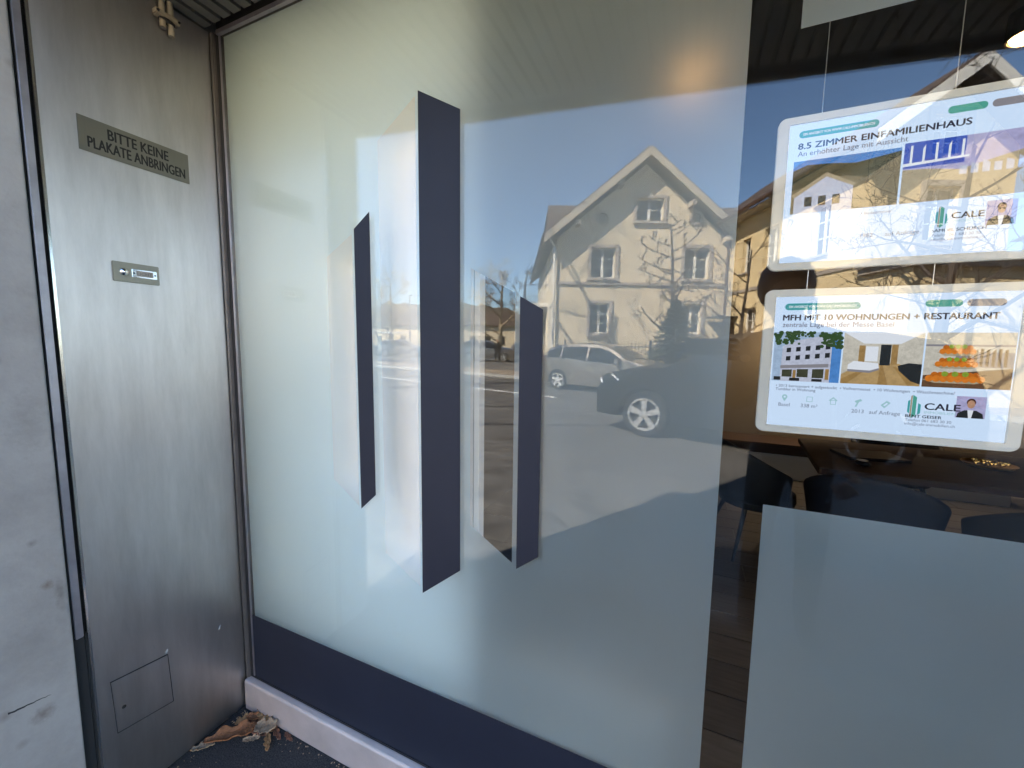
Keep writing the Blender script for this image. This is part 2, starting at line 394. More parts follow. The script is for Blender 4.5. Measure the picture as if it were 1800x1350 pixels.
near = MB(); near.add([(-1.7, -1.35, 0.004), (2.4, -1.35, 0.004), (2.4, 0.0, 0.004), (-1.7, 0.0, 0.004)], [(0, 1, 2, 3)])
struct(near.build('pavement', 'asphalt_near'))
frame_sheet('far_pavement', 'paving', [RP(-34, 13.3), RP(24, 13.3), RP(24, 15.6), RP(-34, 15.6)], 0.004, 0.12)
kb = MB()
for i in range(58):
    a0 = -34 + i; kb.prism([S(*RP(a0+0.01, 13.1))[:2], S(*RP(a0+0.99, 13.1))[:2], S(*RP(a0+0.99, 13.28))[:2], S(*RP(a0+0.01, 13.28))[:2]], 0.004, 0.125, 'z')
struct(kb.build('kerb', 'kerb', bevel=0.0))
mk = MB()
for i in range(22):
    a0 = -90 + i*6.0 + 2.4
    mk.add([S(*RP(a0, 9.25), 0.008), S(*RP(a0+3.4, 9.25), 0.008), S(*RP(a0+3.4, 9.40), 0.008), S(*RP(a0, 9.40), 0.008)], [(0, 1, 2, 3)])
struct(mk.build('road_marking', 'marking'))
sm = MB()
for D, h in ((15.3, 0.05), (9.3, 0.045), (7.2, 0.035)):
    pts = [(L, D + 0.12*math.sin(L*0.7+D)) for L in [x*0.5-14 for x in range(60)]]
    for a, b in zip(pts, pts[1:]): sm.add([S(a[0], a[1]-h, 0.012), S(b[0], b[1]-h, 0.012), S(b[0], b[1]+h, 0.012), S(a[0], a[1]+h, 0.012)], [(0, 1, 2, 3)])
struct(sm.build('road_seam', 'seam'))
frame_sheet('garden', 'grass', [(2.2, 14.8), (22, 3.8), (40, 3.8), (40, 40), (1.2, 40), (1.2, 16.8)], 0.02)

# ------------------------------------------------------------------ hills
def hill(name, L0, L1, D, base, amp, seed, depth=90, steps=150):
    m = MB(); rows = 14
    for j in range(rows+1):
        t = j/rows
        for i in range(steps+1):
            u = i/steps; L = L0+(L1-L0)*u
            H = base(u)*(t**0.8)
            n = mnoise.noise(Vector((L*0.05, seed, t*3)))*amp*t + mnoise.noise(Vector((L*0.45, seed+9, t*9)))*amp*0.22*t
            p = S(L, D+depth*t, max(0, H+n) if t > 0 else -1); m.v.append(p)
    for j in range(rows):
        for i in range(steps):
            a = j*(steps+1)+i; m.f.append((a, a+1, a+steps+2, a+steps+1))
    return struct(m.build(name, 'hill_wood', smooth=True))
hill('hill', -260, 60, 110, lambda u: 13+20*max(0, 1-u*1.25)**1.2, 5.0, 3.1)
hill('hill', -700, 900, 420, lambda u: 42+26*math.sin(u*7)+14*math.sin(u*17+1), 12.0, 8.7, depth=260, steps=260)

# ------------------------------------------------------------------ buildings across the street
def rect(x0, x1, z0, z1): return [(x0, z0), (x1, z0), (x1, z1), (x0, z1)]
def circ(cx, cz, r, n=20): return [(cx+r*math.cos(2*math.pi*k/n), cz+r*math.sin(2*math.pi*k/n)) for k in range(n)]
def window(parent, x0, x1, z0, z1, yf=0.0, surround=0.14, muntins=2, leaves=2):
    # front at local y = yf (towards +y); the opening is 0.22 deep
    w_ = MB().plate(rect(x0-surround, x1+surround, z0-surround, z1+surround), [rect(x0, x1, z0, z1)], yf+0.004, yf+0.06).build('window', 'stone_trim', parent)
    MB().box(x0-surround-0.05, x1+surround+0.05, yf+0.062, yf+0.13, z0-surround, z0-surround+0.07).build('sill', 'stone_trim', w_)
    yb = yf-0.16; holes = []; t = 0.055; lw = (x1-x0)/leaves; rows = muntins+1
    panes = []
    for l in range(leaves):
        a, b = x0+l*lw+t, x0+(l+1)*lw-t
        hh = (z1-z0-2*t)/rows
        for r_ in range(rows):
            q = rect(a, b, z0+t+r_*hh+(0.012 if r_ else 0), z0+t+(r_+1)*hh-(0.012 if r_ < rows-1 else 0)); holes.append(q)
            MB().box(q[0][0]-0.005, q[1][0]+0.005, yb-0.03, yb-0.02, q[0][1]-0.005, q[2][1]+0.005).build('pane', 'window_dark', w_)
    MB().plate(rect(x0+0.002, x1-0.002, z0+0.002, z1-0.002), holes, yb-0.05, yb+0.01).build('casement', 'white_trim', w_)
    return w_
def oculus(parent, cx, cz, r, yf=0.0):
    w_ = MB().plate(circ(cx, cz, r+0.11), [circ(cx, cz, r)], yf+0.004, yf+0.05).build('window', 'stone_trim', parent)
    MB().prism(circ(cx, cz, r+0.005), yf-0.14, yf-0.12, 'y').build('pane', 'window_dark', w_)

# gabled house, local x along the front, local y towards the street, origin at the front's left corner
HL, HD = 1.9, 18.0
house = thing('gabled_house', 'cream gabled house behind the parked silver car, mirrored in the glass', 'house', S(HL, HD), ROT)
wd, ev, ap = 7.5, 6.15, 9.62
op = [(3.42, 4.58, 6.92, 7.86, 1), (1.50, 2.56, 4.46, 5.74, 2), (5.60, 6.68, 4.46, 5.78, 2), (1.52, 2.38, 2.02, 3.34, 2), (5.66, 6.48, 2.06, 3.36, 2)]
holes = [rect(a, b, c, d) for a, b, c, d, _ in op]+[circ(1.97, 7.02, 0.2), circ(6.02, 7.06, 0.2)]
MB().plate([(0, 0), (wd, 0), (wd, ev), (wd/2, ap-0.35), (0, ev)], holes, -0.3, 0.0).build('wall', 'plaster', house)
for a, b, c, d, k in op: window(house, a, b, c, d, muntins=k)
oculus(house, 1.97, 7.02, 0.2); oculus(house, 6.02, 7.06, 0.2)
MB().box(-0.05, wd+0.02, 0.003, 0.075, 4.14, 4.27).build('belt_course', 'stone_trim', house)
MB().box(-0.04, wd+0.02, 0.003, 0.06, 0, 0.75).build('plinth', 'stone_trim', house)
# left side wall with openings seen at a glancing angle, receding from the street
side_h = []
for y0 in (-2.6, -5.4, -8.2, -11.0):
    side_h += [rect(y0, y0+1.0, 1.3, 3.4), rect(y0, y0+1.0, 4.5, 6.0)]
sw = MB().plate([(-13, 0), (0, 0), (0, ev), (-13, ev)], side_h, -0.3, 0.0)
sw.v = [(-p[1] if False else p[1]+0.3-0.0, p[0], p[2]) for p in sw.v]
sw.v = [(p[0]-0.0, p[1]-0.302, p[2]) for p in sw.v]
sw.build('side_wall', 'plaster', house)
for y0 in (-2.6, -5.4, -8.2, -11.0):
    for za, zb in ((1.3, 3.4), (4.5, 6.0)):
        fr = MB().box(-0.05, 0.12, y0-0.302-0.12, y0-0.302-0.002, za-0.1, zb+0.12); fr.box(-0.05, 0.12, y0-0.302+1.002, y0-0.302+1.12, za-0.1, zb+0.12); fr.box(-0.05, 0.12, y0-0.3, y0+0.7, zb+0.002, zb+0.12)
        f_ = fr.build('window', 'white_trim', house); MB().box(0.14, 0.16, y0-0.302, y0+0.698, za, zb).build('pane', 'window_dark', f_)
# roof with its overhangs: two slopes of the front gable and the main roof behind
def slope(p0, p1, p2, p3, th=0.16):
    p = [Vector(q) for q in (p0, p1, p2, p3)]; n = (p[1]-p[0]).cross(p[3]-p[0]).normalized()*th
    if n.z < 0: n = -n
    return [tuple(q) for q in p]+[tuple(q+n) for q in p]
ov, sl_ = 0.56, (ap-ev+0.05)/(wd/2+0.55)
zl = ev-0.05-0.1
rfm = MB()
rfm.hexa(slope((-0.6, ov, zl), (-0.6, -9, zl), (wd/2, -9, ap), (wd/2, ov, ap)))
rfm.hexa(slope((wd/2, ov, ap+0.001), (wd/2, -9, ap+0.001), (wd+0.6, -9, zl), (wd+0.6, ov, zl)))
roof = rfm.build('roof', 'roof_tile', house)
vg = MB()
for s in (-1, 1):
    x0, x1 = (wd/2+s*0.0, wd/2+s*(wd/2+0.62))
    vg.hexa([(x0, ov+0.002, ap-0.22), (x1, ov+0.002, zl-0.22), (x1, ov+0.05, zl-0.22), (x0, ov+0.05, ap-0.22), (x0, ov+0.002, ap+0.14), (x1, ov+0.002, zl+0.14), (x1, ov+0.05, zl+0.14), (x0, ov+0.05, ap+0.14)])
vg.build('verge_board', 'soffit_wood', roof)
un = MB()
for s in (-1, 1):
    x0, x1 = wd/2, wd/2+s*(wd/2+0.58)
    un.hexa([(x0, 0.004, ap-0.06), (x1, 0.004, zl-0.06), (x1, ov-0.002, zl-0.06), (x0, ov-0.002, ap-0.06), (x0, 0.004, ap-0.012), (x1, 0.004, zl-0.012), (x1, ov-0.002, zl-0.012), (x0, ov-0.002, ap-0.012)])
un.build('soffit', 'soffit_wood', roof)
for s, k in ((-1, 0.78), (1, 0.52), (1, 0.95), (-1, 0.3)):
    px, pz = wd/2+s*k*(wd/2), ap-0.2-k*(ap-zl)*0.93
    MB().box(px-0.09, px+0.09, 0.005, ov-0.06, pz-0.2, pz).build('purlin', 'soffit_wood', roof)
MB().hexa(slope((-0.3, -3.0, 7.0), (14.0, -3.0, 7.0), (13.4, -6.6, 9.55), (0.1, -6.6, 9.55))).hexa(slope((0.1, -6.601, 9.551), (13.4, -6.601, 9.551), (14, -11, 6.2), (-0.3, -11, 6.2))).build('main_roof', 'roof_tile', house)
MB().prism([(-3.05, 6.0), (-6.6, 9.5), (-10.8, 6.2)], 0.15, 13.3, 'x').build('attic_wall', 'plaster', house)
# side eave with rafters over the left wall
MB().hexa(slope((-0.62, -1.2, 6.0), (-0.62, -13, 6.0), (0.3, -13, 6.75), (0.3, -1.2, 6.75), 0.08)).build('side_roof', 'roof_tile', house)
# balconies on the left side
for yb, zb in ((-4.2, 3.75), (-9.4, 3.75)):
    bl = MB().box(-1.25, 0.0, yb-2.3, yb, zb-0.22, zb).build('balcony', 'white_trim', house)
    rl = MB(); rl.box(-1.22, -1.18, yb-2.26, yb-0.04, zb+0.95, zb+1.0); rl.box(-1.22, 0, yb-0.08, yb-0.04, zb+0.95, zb+1.0); rl.box(-1.22, -1.18, yb-2.26, yb-0.04, zb+0.08, zb+0.12)
    for i in range(18): y_ = yb-0.06-i*0.128; rl.box(-1.21, -1.19, y_-0.01, y_+0.01, zb+0.001, zb+0.95)
    for i in range(9): x_ = -1.2+i*0.13; rl.box(x_-0.01, x_+0.01, yb-0.07, yb-0.05, zb+0.001, zb+0.95)
    rl.build('railing', 'iron', bl)
    co = MB()
    for x_, y_ in ((-1.12, yb-0.15), (-1.12, yb-2.15)): co.lathe([(0.12, 0.0), (0.12, 0.3), (0.09, 0.32), (0.085, zb-0.4), (0.13, zb-0.36), (0.13, zb-0.221)], 14, c=(x_, y_, 0))
    co.build('column', 'white_trim', bl)
MB().tube([(-0.12, 0.12, 0.05), (-0.12, 0.12, 5.7), (-0.35, 0.35, 6.0)], 0.05, 8).build('downpipe', 'white_trim', house)

# wing: a gabled block whose sunlit side runs from the house towards the shop
WL, WD0, WD1 = 9.4, 18.0, 11.3
wing = thing('yellow_wing', 'warm yellow wing with dark eaves joining the cream house, mirrored beside the upper panel', 'house', S(WL, WD1), ROT)
wl = WD0-WD1; ww = 3.8; we = 6.85; wa = 8.55
so_ = [(1.0, 1.75, 4.35, 5.9), (3.3, 4.15, 4.35, 5.9), (5.0, 5.55, 4.5, 5.85), (4.35, 5.2, 1.6, 3.05), (1.2, 1.95, 1.6, 3.05), (5.75, 6.45, 0.15, 2.55)]
pl = MB().plate(rect(0, wl, 0, we), [rect(a, b, c, d) for a, b, c, d in so_], 0.0, 0.3)
pl.v = [(p[1], -p[0], p[2]) for p in pl.v]; pl.build('side_wall', 'plaster_yellow', wing)
for k, (a, b, c, d) in enumerate(so_):
    if k == 5:
        dr = MB().box(0.14, 0.2, -b, -a, c, d).build('door', 'table_wood', wing); MB().box(0.09, 0.137, -b+0.08, -b+0.12, 1.15, 1.3).build('handle', 'brass', dr); continue
    fr = MB().plate(rect(a+0.002, b-0.002, c+0.002, d-0.002), [rect(a+0.07, (a+b)/2-0.035, c+0.07+j*(d-c-0.1)/3, c+0.04+(j+1)*(d-c-0.1)/3) for j in range(3)]+[rect((a+b)/2+0.035, b-0.07, c+0.07+j*(d-c-0.1)/3, c+0.04+(j+1)*(d-c-0.1)/3) for j in range(3)], 0.16, 0.21)
    fr.v = [(p[1], -p[0], p[2]) for p in fr.v]; f_ = fr.build('window', 'white_trim', wing)
    MB().box(0.23, 0.24, -b, -a, c, d).build('pane', 'window_dark', f_)
    MB().box(-0.08, -0.003, -b-0.06, -a+0.06, c-0.07, c).build('sill', 'stone_trim', f_)
MB().box(-0.04, -0.003, -wl, 0.0, 3.72, 3.84).build('belt_course', 'stone_trim', wing)
# street-side gable of the wing
gh = [(1.45, 2.35, 4.4, 5.8), (1.45, 2.35, 6.6, 7.6)]
MB().plate([(0, 0), (ww, 0), (ww, we), (ww/2, wa-0.12), (0, we)], [rect(*q) for q in gh], 0.003, 0.3).build('gable_wall', 'plaster_yellow', wing)
for q in gh: window(wing, *q, yf=0.3)
MB().box(0.0, ww+0.4, 0.3, 1.7, 0, 3.45).build('porch', 'plaster_yellow', wing)
pc = MB().box(-0.12, ww+0.55, 0.303, 1.85, 3.452, 3.6).box(-0.22, ww+0.65, 0.303, 1.95, 3.602, 3.75).build('porch_cornice', 'stone_trim', wing)
wr = MB(); zo = we-0.02-0.12; ovs = 0.55
wr.hexa(slope((-ovs, 1.0, zo), (-ovs, -wl-1, zo), (ww/2, -wl-1, wa), (ww/2, 1.0, wa), 0.15))
wr.hexa(slope((ww/2, 1.0, wa+0.001), (ww/2, -wl-1, wa+0.001), (ww+ovs, -wl-1, zo), (ww+ovs, 1.0, zo), 0.15))
wro = wr.build('roof', 'roof_tile', wing)
MB().box(-ovs, -0.004, -wl, 0.95, zo-0.06, zo-0.02).build('soffit', 'soffit_wood', wro)
MB().tube([(-ovs-0.08, 1.0, zo+0.05), (-ovs-0.08, -wl+0.2, zo+0.05)], 0.075, 8).build('gutter', 'gutter', wro)
MB().tube([(-ovs-0.08, -wl+0.25, zo), (-0.25, -wl+0.2, zo-0.35), (-0.09, -wl+0.2, zo-0.6), (-0.09, -wl+0.2, 0.1)], 0.055, 8).build('downpipe', 'gutter', wing)
vg = MB()
for s in (-1, 1):
    x0, x1 = ww/2, ww/2+s*(ww/2+ovs)
    vg.hexa([(x0, 1.002, wa-0.2), (x1, 1.002, zo-0.2), (x1, 1.05, zo-0.2), (x0, 1.05, wa-0.2), (x0, 1.002, wa+0.13), (x1, 1.002, zo+0.13), (x1, 1.05, zo+0.13), (x0, 1.05, wa+0.13)])
vg.build('verge_board', 'white_trim', wro)
cn = MB().box(-0.85, -0.004, -6.6, -5.55, 2.72, 2.78)
for y_ in (-6.5, -5.7): cn.tube([(-0.02, y_, 2.1), (-0.3, y_, 2.45), (-0.8, y_, 2.7)], 0.02, 6)
cn.build('door_canopy', 'iron', wing)

# far buildings along the street
def far_house(L, D, wx, dy, h, rh, label, rot=0.0, mt='plaster'):
    t = thing('far_house', label, 'house', S(L, D), ROT+rot)
    hs = [rect(0.9+i*2.2, 1.9+i*2.2, 1.2+j*2.8, 2.6+j*2.8) for i in range(int((wx-1)/2.2)) for j in range(int(h/2.8))]
    MB().plate([(0, 0), (wx, 0), (wx, h), (0, h)], hs, -0.3, 0.0).build('wall', mt, t)
    MB().box(0, wx, -dy, -0.302, 0, h).build('body', mt, t)
    for q in hs: MB().plate(q, [], -0.15, -0.12).build('window', 'window_dark', t)
    m = MB(); m.prism([(0.5-0.0, h), (-dy/2, h+rh), (-dy-0.5, h)], -0.4, wx+0.4, 'x'); m.build('roof', 'roof_tile', t)
    return t
far_house(-7.5, 62, 8, 8, 4.2, 2.4, 'low beige house far down the street behind the dark parked cars')
far_house(-26, 74, 9, 8, 4.6, 2.6, 'pale house at the foot of the wooded hill, far left', mt='plaster_yellow')
far_house(34, 9, 14, 10, 8.5, 3.5, 'tall cream house farther right along the street', rot=R(-60))
far_house(26, -26, 18, 10, 9, 3.5, 'long pale house on the shop side of the street', rot=R(-150), mt='plaster_yellow')

# iron fence before the house
fn = thing('iron_fence', 'black iron railing with spear tips before the cream house', 'fence', S(2.0, 15.9), ROT)
FLEN = 7.0
MB().box(0, FLEN, -0.15, 0.15, 0, 0.5).build('base_wall', 'stone_trim', fn)
for z_ in (0.62, 1.42): MB().box(0, FLEN, -0.02, 0.02, z_, z_+0.04).build('rail', 'iron', fn)
for i in range(5):
    p_ = MB().box(i*1.7+0.05, i*1.7+0.12, -0.035, 0.035, 0.501, 1.62); p_.ico((i*1.7+0.085, 0, 1.66), 0.055, 1); p_.build('post', 'iron', fn)
bm_ = MB()
for i in range(int(FLEN/0.14)):
    x_ = 0.07+i*0.14; bm_.box(x_-0.011, x_+0.011, -0.011, 0.011, 0.501, 1.58); bm_.add([(x_-0.022, 0, 1.55), (x_+0.022, 0, 1.55), (x_, 0, 1.68), (x_, -0.02, 1.56), (x_, 0.02, 1.56)], [(0, 3, 2), (3, 1, 2), (1, 4, 2), (4, 0, 2)])
tag(bm_.build('bar', 'iron', fn), kind='stuff')

# bus shelter and street sign far left
sh = thing('bus_shelter', 'small white bus shelter at the far end of the street', 'shelter', S(-14.5, 48), ROT)
MB().box(-2.2, 2.2, -0.9, 0.9, 2.5, 2.68).build('roof', 'white_trim', sh)
for x_ in (-2.0, 0, 2.0): MB().box(x_-0.07, x_+0.07, -0.75, -0.6, 0, 2.499).build('post', 'white_trim', sh)
MB().box(-1.9, 1.9, -0.55, -0.25, 0.42, 0.5).box(-1.7, -1.6, -0.5, -0.3, 0, 0.419).box(1.6, 1.7, -0.5, -0.3, 0, 0.419).build('bench', 'table_wood', sh)
sp = thing('signal_gantry', 'thin dark signal post with a long horizontal arm over the street', 'post', S(-8.2, 32), ROT)
MB().tube([(0, 0, 0), (0, 0, 5.2)], [0.06, 0.045], 8).build('pole', 'iron', sp); MB().tube([(0, 0, 5.15), (2.6, 0, 5.2)], 0.035, 6).build('arm', 'iron', sp)

# ------------------------------------------------------------------ trees
def grow(seed, height, levels=5, spread=0.55, r0=0.14, droop=0.0, n_child=(3, 5), side=5, first=0.3, upright=0.25, twig=0.006, lens=0.62, main=None):
    rnd = random.Random(seed); trunk = MB(); limbs = MB()
    def branch(p, d, ln, r, lev):
        pts = [p.copy()]; rad = [r]; cur = d.normalized(); nseg = 5 if lev <= 1 else 3; q = p.copy()
        for i in range(nseg):
            cur = (cur + Vector((rnd.uniform(-1, 1), rnd.uniform(-1, 1), rnd.uniform(-0.5, 0.8)))*(0.06 if lev == 0 else 0.17) + Vector((0, 0, upright*0.2-droop*0.15*lev))).normalized()
            q = q + cur*(ln/nseg); pts.append(q.copy()); rad.append(max(twig, r*(1-0.75*(i+1)/nseg)))
        (trunk if lev == 0 else limbs).tube(pts, rad, side+2 if lev == 0 else (side if lev < 3 else 3), cap=False)
        if lev >= levels: return
        nc = main if (main and lev == 0) else rnd.randint(*n_child)+(4 if lev == 0 else 0)
        for k in range(nc):
            t = (first+(1-first)*(k+rnd.random())/nc) if lev == 0 else 0.25+0.75*(k+rnd.random())/nc
            t = min(0.98, t); f = t*nseg; i = min(nseg-1, int(f)); b = pts[i].lerp(pts[i+1], f-i)
            ax = (pts[i+1]-pts[i]).normalized(); o = ax.orthogonal().normalized(); o.rotate(Matrix.Rotation(rnd.uniform(0, 6.283), 3, ax))
            dd = (ax*(1-spread)+o*spread*1.25).normalized()
            branch(b, dd, ln*lens*rnd.uniform(0.7, 1.05)*(1-0.35*t if lev == 0 else 1), max(twig, r*(1-0.7*t)*0.6), lev+1)
    branch(Vector((0, 0, -0.05)), Vector((0, 0, 1)), height, r0, 0)
    return trunk, limbs
def bare_tree(name, label, loc, bark='bark', group=None, rotz=0.0, **kw):
    t = thing(name, label, 'tree', loc, rotz, group); tr, li = grow(**kw)
    tr.build('trunk', bark, t, smooth=True); li.build('crown', bark, t, smooth=True); return t
G = 'bare street trees'
bare_tree('bare_tree', 'young bare tree with side branches before the cream house front', S(6.1, 15.2), seed=12, height=6.1, levels=3, spread=0.72, r0=0.12, first=0.2, n_child=(2, 3), twig=0.020, lens=0.37, main=22, group=G)
bare_tree('bare_tree', 'tall bare tree whose branch tips enter beside the steel panel mirror edge', S(-6.6, 11.2), seed=5, height=15.5, levels=4, r0=0.27, first=0.32, spread=0.62, n_child=(4, 5), twig=0.010, lens=0.46, group=G)
bare_tree('bare_tree', 'pale sunlit bare tree at the far left of the street', S(-13.2, 29), bark='bark_light', seed=21, height=9.5, levels=4, r0=0.2, first=0.22, spread=0.55, n_child=(3, 5), twig=0.016, lens=0.5, group=G)
bare_tree('bare_tree', 'bushy bare tree between the dark bars, over the far parked cars', S(-1.1, 37), bark='bark_light', seed=33, height=7.6, levels=4, r0=0.22, first=0.18, spread=0.62, n_child=(4, 5), twig=0.018, lens=0.55, group=G)
bare_tree('bare_tree', 'thin bare tree beside the balconies of the cream house', S(0.9, 42), seed=41, height=8.0, levels=4, r0=0.18, first=0.25, n_child=(3, 5), twig=0.018, lens=0.5, group=G)
bare_tree('bare_tree', 'brown bare tree close to the yellow wing, behind the illuminated panels', S(8.6, 8.2), seed=52, height=5.6, levels=4, r0=0.12, first=0.15, spread=0.6, n_child=(4, 5), twig=0.006, lens=0.55, group=G)
bare_tree('bare_tree', 'small bare tree farther along the pavement near the wing', S(6.9, 12.2), seed=60, height=4.4, levels=4, r0=0.08, first=0.2, spread=0.6, n_child=(3, 4), twig=0.006, lens=0.5, group=G)
for i, (L, D, h) in enumerate(((-19, 44, 8), (-17.5, 58, 10), (-24, 66, 11), (-12.4, 70, 9))):
    bare_tree('bare_tree', ['golden bare tree on the left verge, nearest of the hill-foot row', 'golden bare tree at the hill foot, second of the row', 'golden bare tree at the hill foot, tallest of the row', 'golden bare tree at the hill foot, nearest the middle bar'][i], S(L, D), bark='bark_light', seed=70+i, height=h, levels=4, r0=0.25, first=0.12, spread=0.55, n_child=(4, 5), twig=0.025, lens=0.5, group='golden trees at the hill foot')
def conifer(label, loc, h, rb, seed):
    t = thing('spruce_tree', label, 'tree', loc); rnd = random.Random(seed)
    MB().tube([(0, 0, -0.05), (0, 0, h)], [0.07, 0.012], 7).build('trunk', 'bark', t)
    m = MB()
    for k in range(120):
        u = (k+rnd.random())/120; z = 0.25+u*(h-0.3); ln = rb*(1-u)**0.85*rnd.uniform(0.7, 1.1)+0.06; a = k*2.4+rnd.uniform(-.3, .3)
        d = Vector((math.cos(a), math.sin(a), 0.08+0.25*u)); sd_ = Vector((-math.sin(a), math.cos(a), 0))
        ns = max(4, int(ln/0.05))
        for j in range(ns):
            s = (j+0.5)/ns*ln; b = Vector((0, 0, z))+d*s-Vector((0, 0, 0.35*s*s)); wv = 0.2*(1-0.5*s/ln)
            for q in (-1, 1):
                for e in (0, 1):
                    tip = b+sd_*q*wv*rnd.uniform(0.6, 1.1)+d*0.07+Vector((0, 0, rnd.uniform(-0.05, 0.03)))
                    m.add([b, b+d*0.09+Vector((0, 0, 0.05*e+0.02)), tip], [(0, 1, 2)])
    m.build('crown', 'needle', t); return t
conifer('small dark green spruce at the foot of the bare tree before the cream house', S(5.75, 14.3), 3.1, 1.15, 4)

# ------------------------------------------------------------------ cars
def interp(pts, x):
    if x <= pts[0][0]: return pts[0][1]
    for (a, b), (c, d) in zip(pts, pts[1:]):
        if x <= c:
            t = (x-a)/(c-a); t = t*t*(3-2*t)*0.5+t*0.5
            return b+(d-b)*t
    return pts[-1][1]
def make_car(name, label, paint, loc, rot, spec, detailed=True, group=None):
    t = thing(name, label, 'car', loc, rot, group)
    Lh, W = spec['len']/2, spec['w']/2; top, belt = spec['top'], spec['belt']; wc, wr_ = spec['wheels'], spec['r']
    def zb(x):
        b = spec['clear']
        for c in wc:
            if abs(x-c) < wr_*1.16: b = max(b, wr_+math.sqrt((wr_*1.16)**2-(x-c)**2))
        return b
    def yw(x, z):
        e = max(0, abs(x)/Lh-0.72)/0.28; y = W*(1-0.20*e**2.2)
        bz, tz = interp(belt, x), interp(top, x)
        if z > bz and tz > bz: y *= 1-spec.get('tumble', 0.24)*((z-bz)/max(0.3, spec['roofz']-bz))**1.15
        else: y *= 1-0.05*max(0, (0.55*bz-z)/(0.55*bz))**1.5 - 0.015*max(0, (z-0.7*bz)/(0.3*bz))
        return y
    xs = sorted(set([-Lh+2*Lh*i/88 for i in range(89)]+[c+s*wr_*1.16*k for c in wc for s in (-1, 1) for k in (1.0, 0.97, 0.85)]))
    body = MB(); rows = 11; ncr = 5; ring = 2*(rows+1)+2*ncr-1
    for x in xs:
        lo, hi = zb(x), max(zb(x)+0.05, interp(top, x)); L_ = []
        for j in range(rows+1):
            z = lo+(hi-lo)*j/rows; L_.append((x, yw(x, z), z))
        yt = L_[-1][1]; crown = [(x, yt*(1-k/ncr), hi+0.045*(1-(1-k/ncr)**2)) for k in range(1, ncr+1)]
        full = L_+crown+[(p[0], -p[1], p[2]) for p in reversed(crown[:-1])]+[(p[0], -p[1], p[2]) for p in reversed(L_)]
        body.v += full
    n = len(body.v)//len(xs)
    for i in range(len(xs)-1):
        for k in range(n-1): a = i*n+k; body.f.append((a, a+1, a+n+1, a+n))
        body.f.append((i*n+n-1, i*n, i*n+n, i*n+2*n-1))
    body.f.append(tuple(range(n))); body.f.append(tuple(reversed(range((len(xs)-1)*n, len(xs)*n))))
    bo = body.build('body', paint, t, smooth=True)
    # side glass
    for sgn in (-1, 1):
        for (x0, x1) in spec['glass']:
            g = MB(); nn = 12; mm = 5
            for i in range(nn+1):
                x = x0+(x1-x0)*i/nn; lo = interp(belt, x)+0.035; hi = max(lo+0.01, interp(top, x)-0.085)
                for j in range(mm+1): z = lo+(hi-lo)*j/mm; g.v.append((x, sgn*(yw(x, z)+0.007), z))
            for i in range(nn):
                for j in range(mm): a = i*(mm+1)+j; g.f.append((a, a+1, a+mm+2, a+mm+1))
            g.build('side_window', 'car_glass', t, smooth=True)
    for nm, (x0, x1) in (('windscreen', spec['ws']), ('rear_window', spec['rw'])):
        g = MB(); nn, mm = 8, 8
        for i in range(nn+1):
            x = x0+(x1-x0)*i/nn; hi = interp(top, x); yt = yw(x, hi)*0.9
            for j in range(mm+1): q = -1+2*j/mm; g.v.append((x+(0.012 if nm == 'windscreen' else -0.012), yt*q, hi+0.012+0.045*(1-(0.9*q)**2)))
        for i in range(nn):
            for j in range(mm): a = i*(mm+1)+j; g.f.append((a, a+1, a+mm+2, a+mm+1))
        g.build(nm, 'car_glass', t, smooth=True)
    # wheels
    wp = [(wr_*0.735, 0.03), (wr_*0.93, 0.0), (wr_, 0.03), (wr_, 0.19), (wr_*0.93, 0.22), (wr_*0.735, 0.21)]
    for c in wc:
        for sgn in (-1, 1):
            y0 = sgn*(W-0.215) if sgn > 0 else -(W-0.215)-0.0
            m = MB().lathe([(r_, h if sgn > 0 else -h) for r_, h in wp], 28, 'y', (c, sgn*(W-0.235), wr_)); m.f = m.f[:-2]
            wh = m.build('wheel', 'tyre', t, smooth=True)
            rm = MB(); yo = sgn*(W-0.018)
            rr = wr_*0.72
            for k in range(40):
                pass
            rm.lathe([(rr, sgn*0.0), (rr, sgn*0.012), (rr*0.9, sgn*0.012), (rr*0.86, -sgn*0.04)], 30, 'y', (c, yo-sgn*0.01, wr_)); rm.f = rm.f[:-2]
            rm.lathe([(rr*0.24, -sgn*0.03), (rr*0.22, sgn*0.006), (rr*0.1, sgn*0.012)], 16, 'y', (c, yo-sgn*0.01, wr_))
            for k in range(spec.get('spokes', 5)):
                a = 2*math.pi*k/spec.get('spokes', 5)+0.3; ca, sa = math.cos(a), math.sin(a); u1, u2 = rr*0.16, rr*0.92; h1, h2 = rr*0.13, rr*spec.get('spw', 0.17)
                P = lambda u, v, y: (c+u*ca-v*sa, y, wr_+u*sa+v*ca)
                ya, yb_ = yo-sgn*0.045, yo-sgn*0.006
                rm.hexa([P(u1, -h1, ya), P(u2, -h2, ya), P(u2, h2, ya), P(u1, h1, ya), P(u1, -h1, yb_), P(u2, -h2, yb_), P(u2, h2, yb_), P(u1, h1, yb_)])
            rm.build('rim', spec.get('rim', 'alloy'), wh, smooth=True)
            MB().lathe([(rr*0.98, 0), (rr*0.98, sgn*0.004)], 28, 'y', (c, yo-sgn*0.075, wr_)).build('hub_shade', 'plastic_black', wh)
    if not detailed: return t
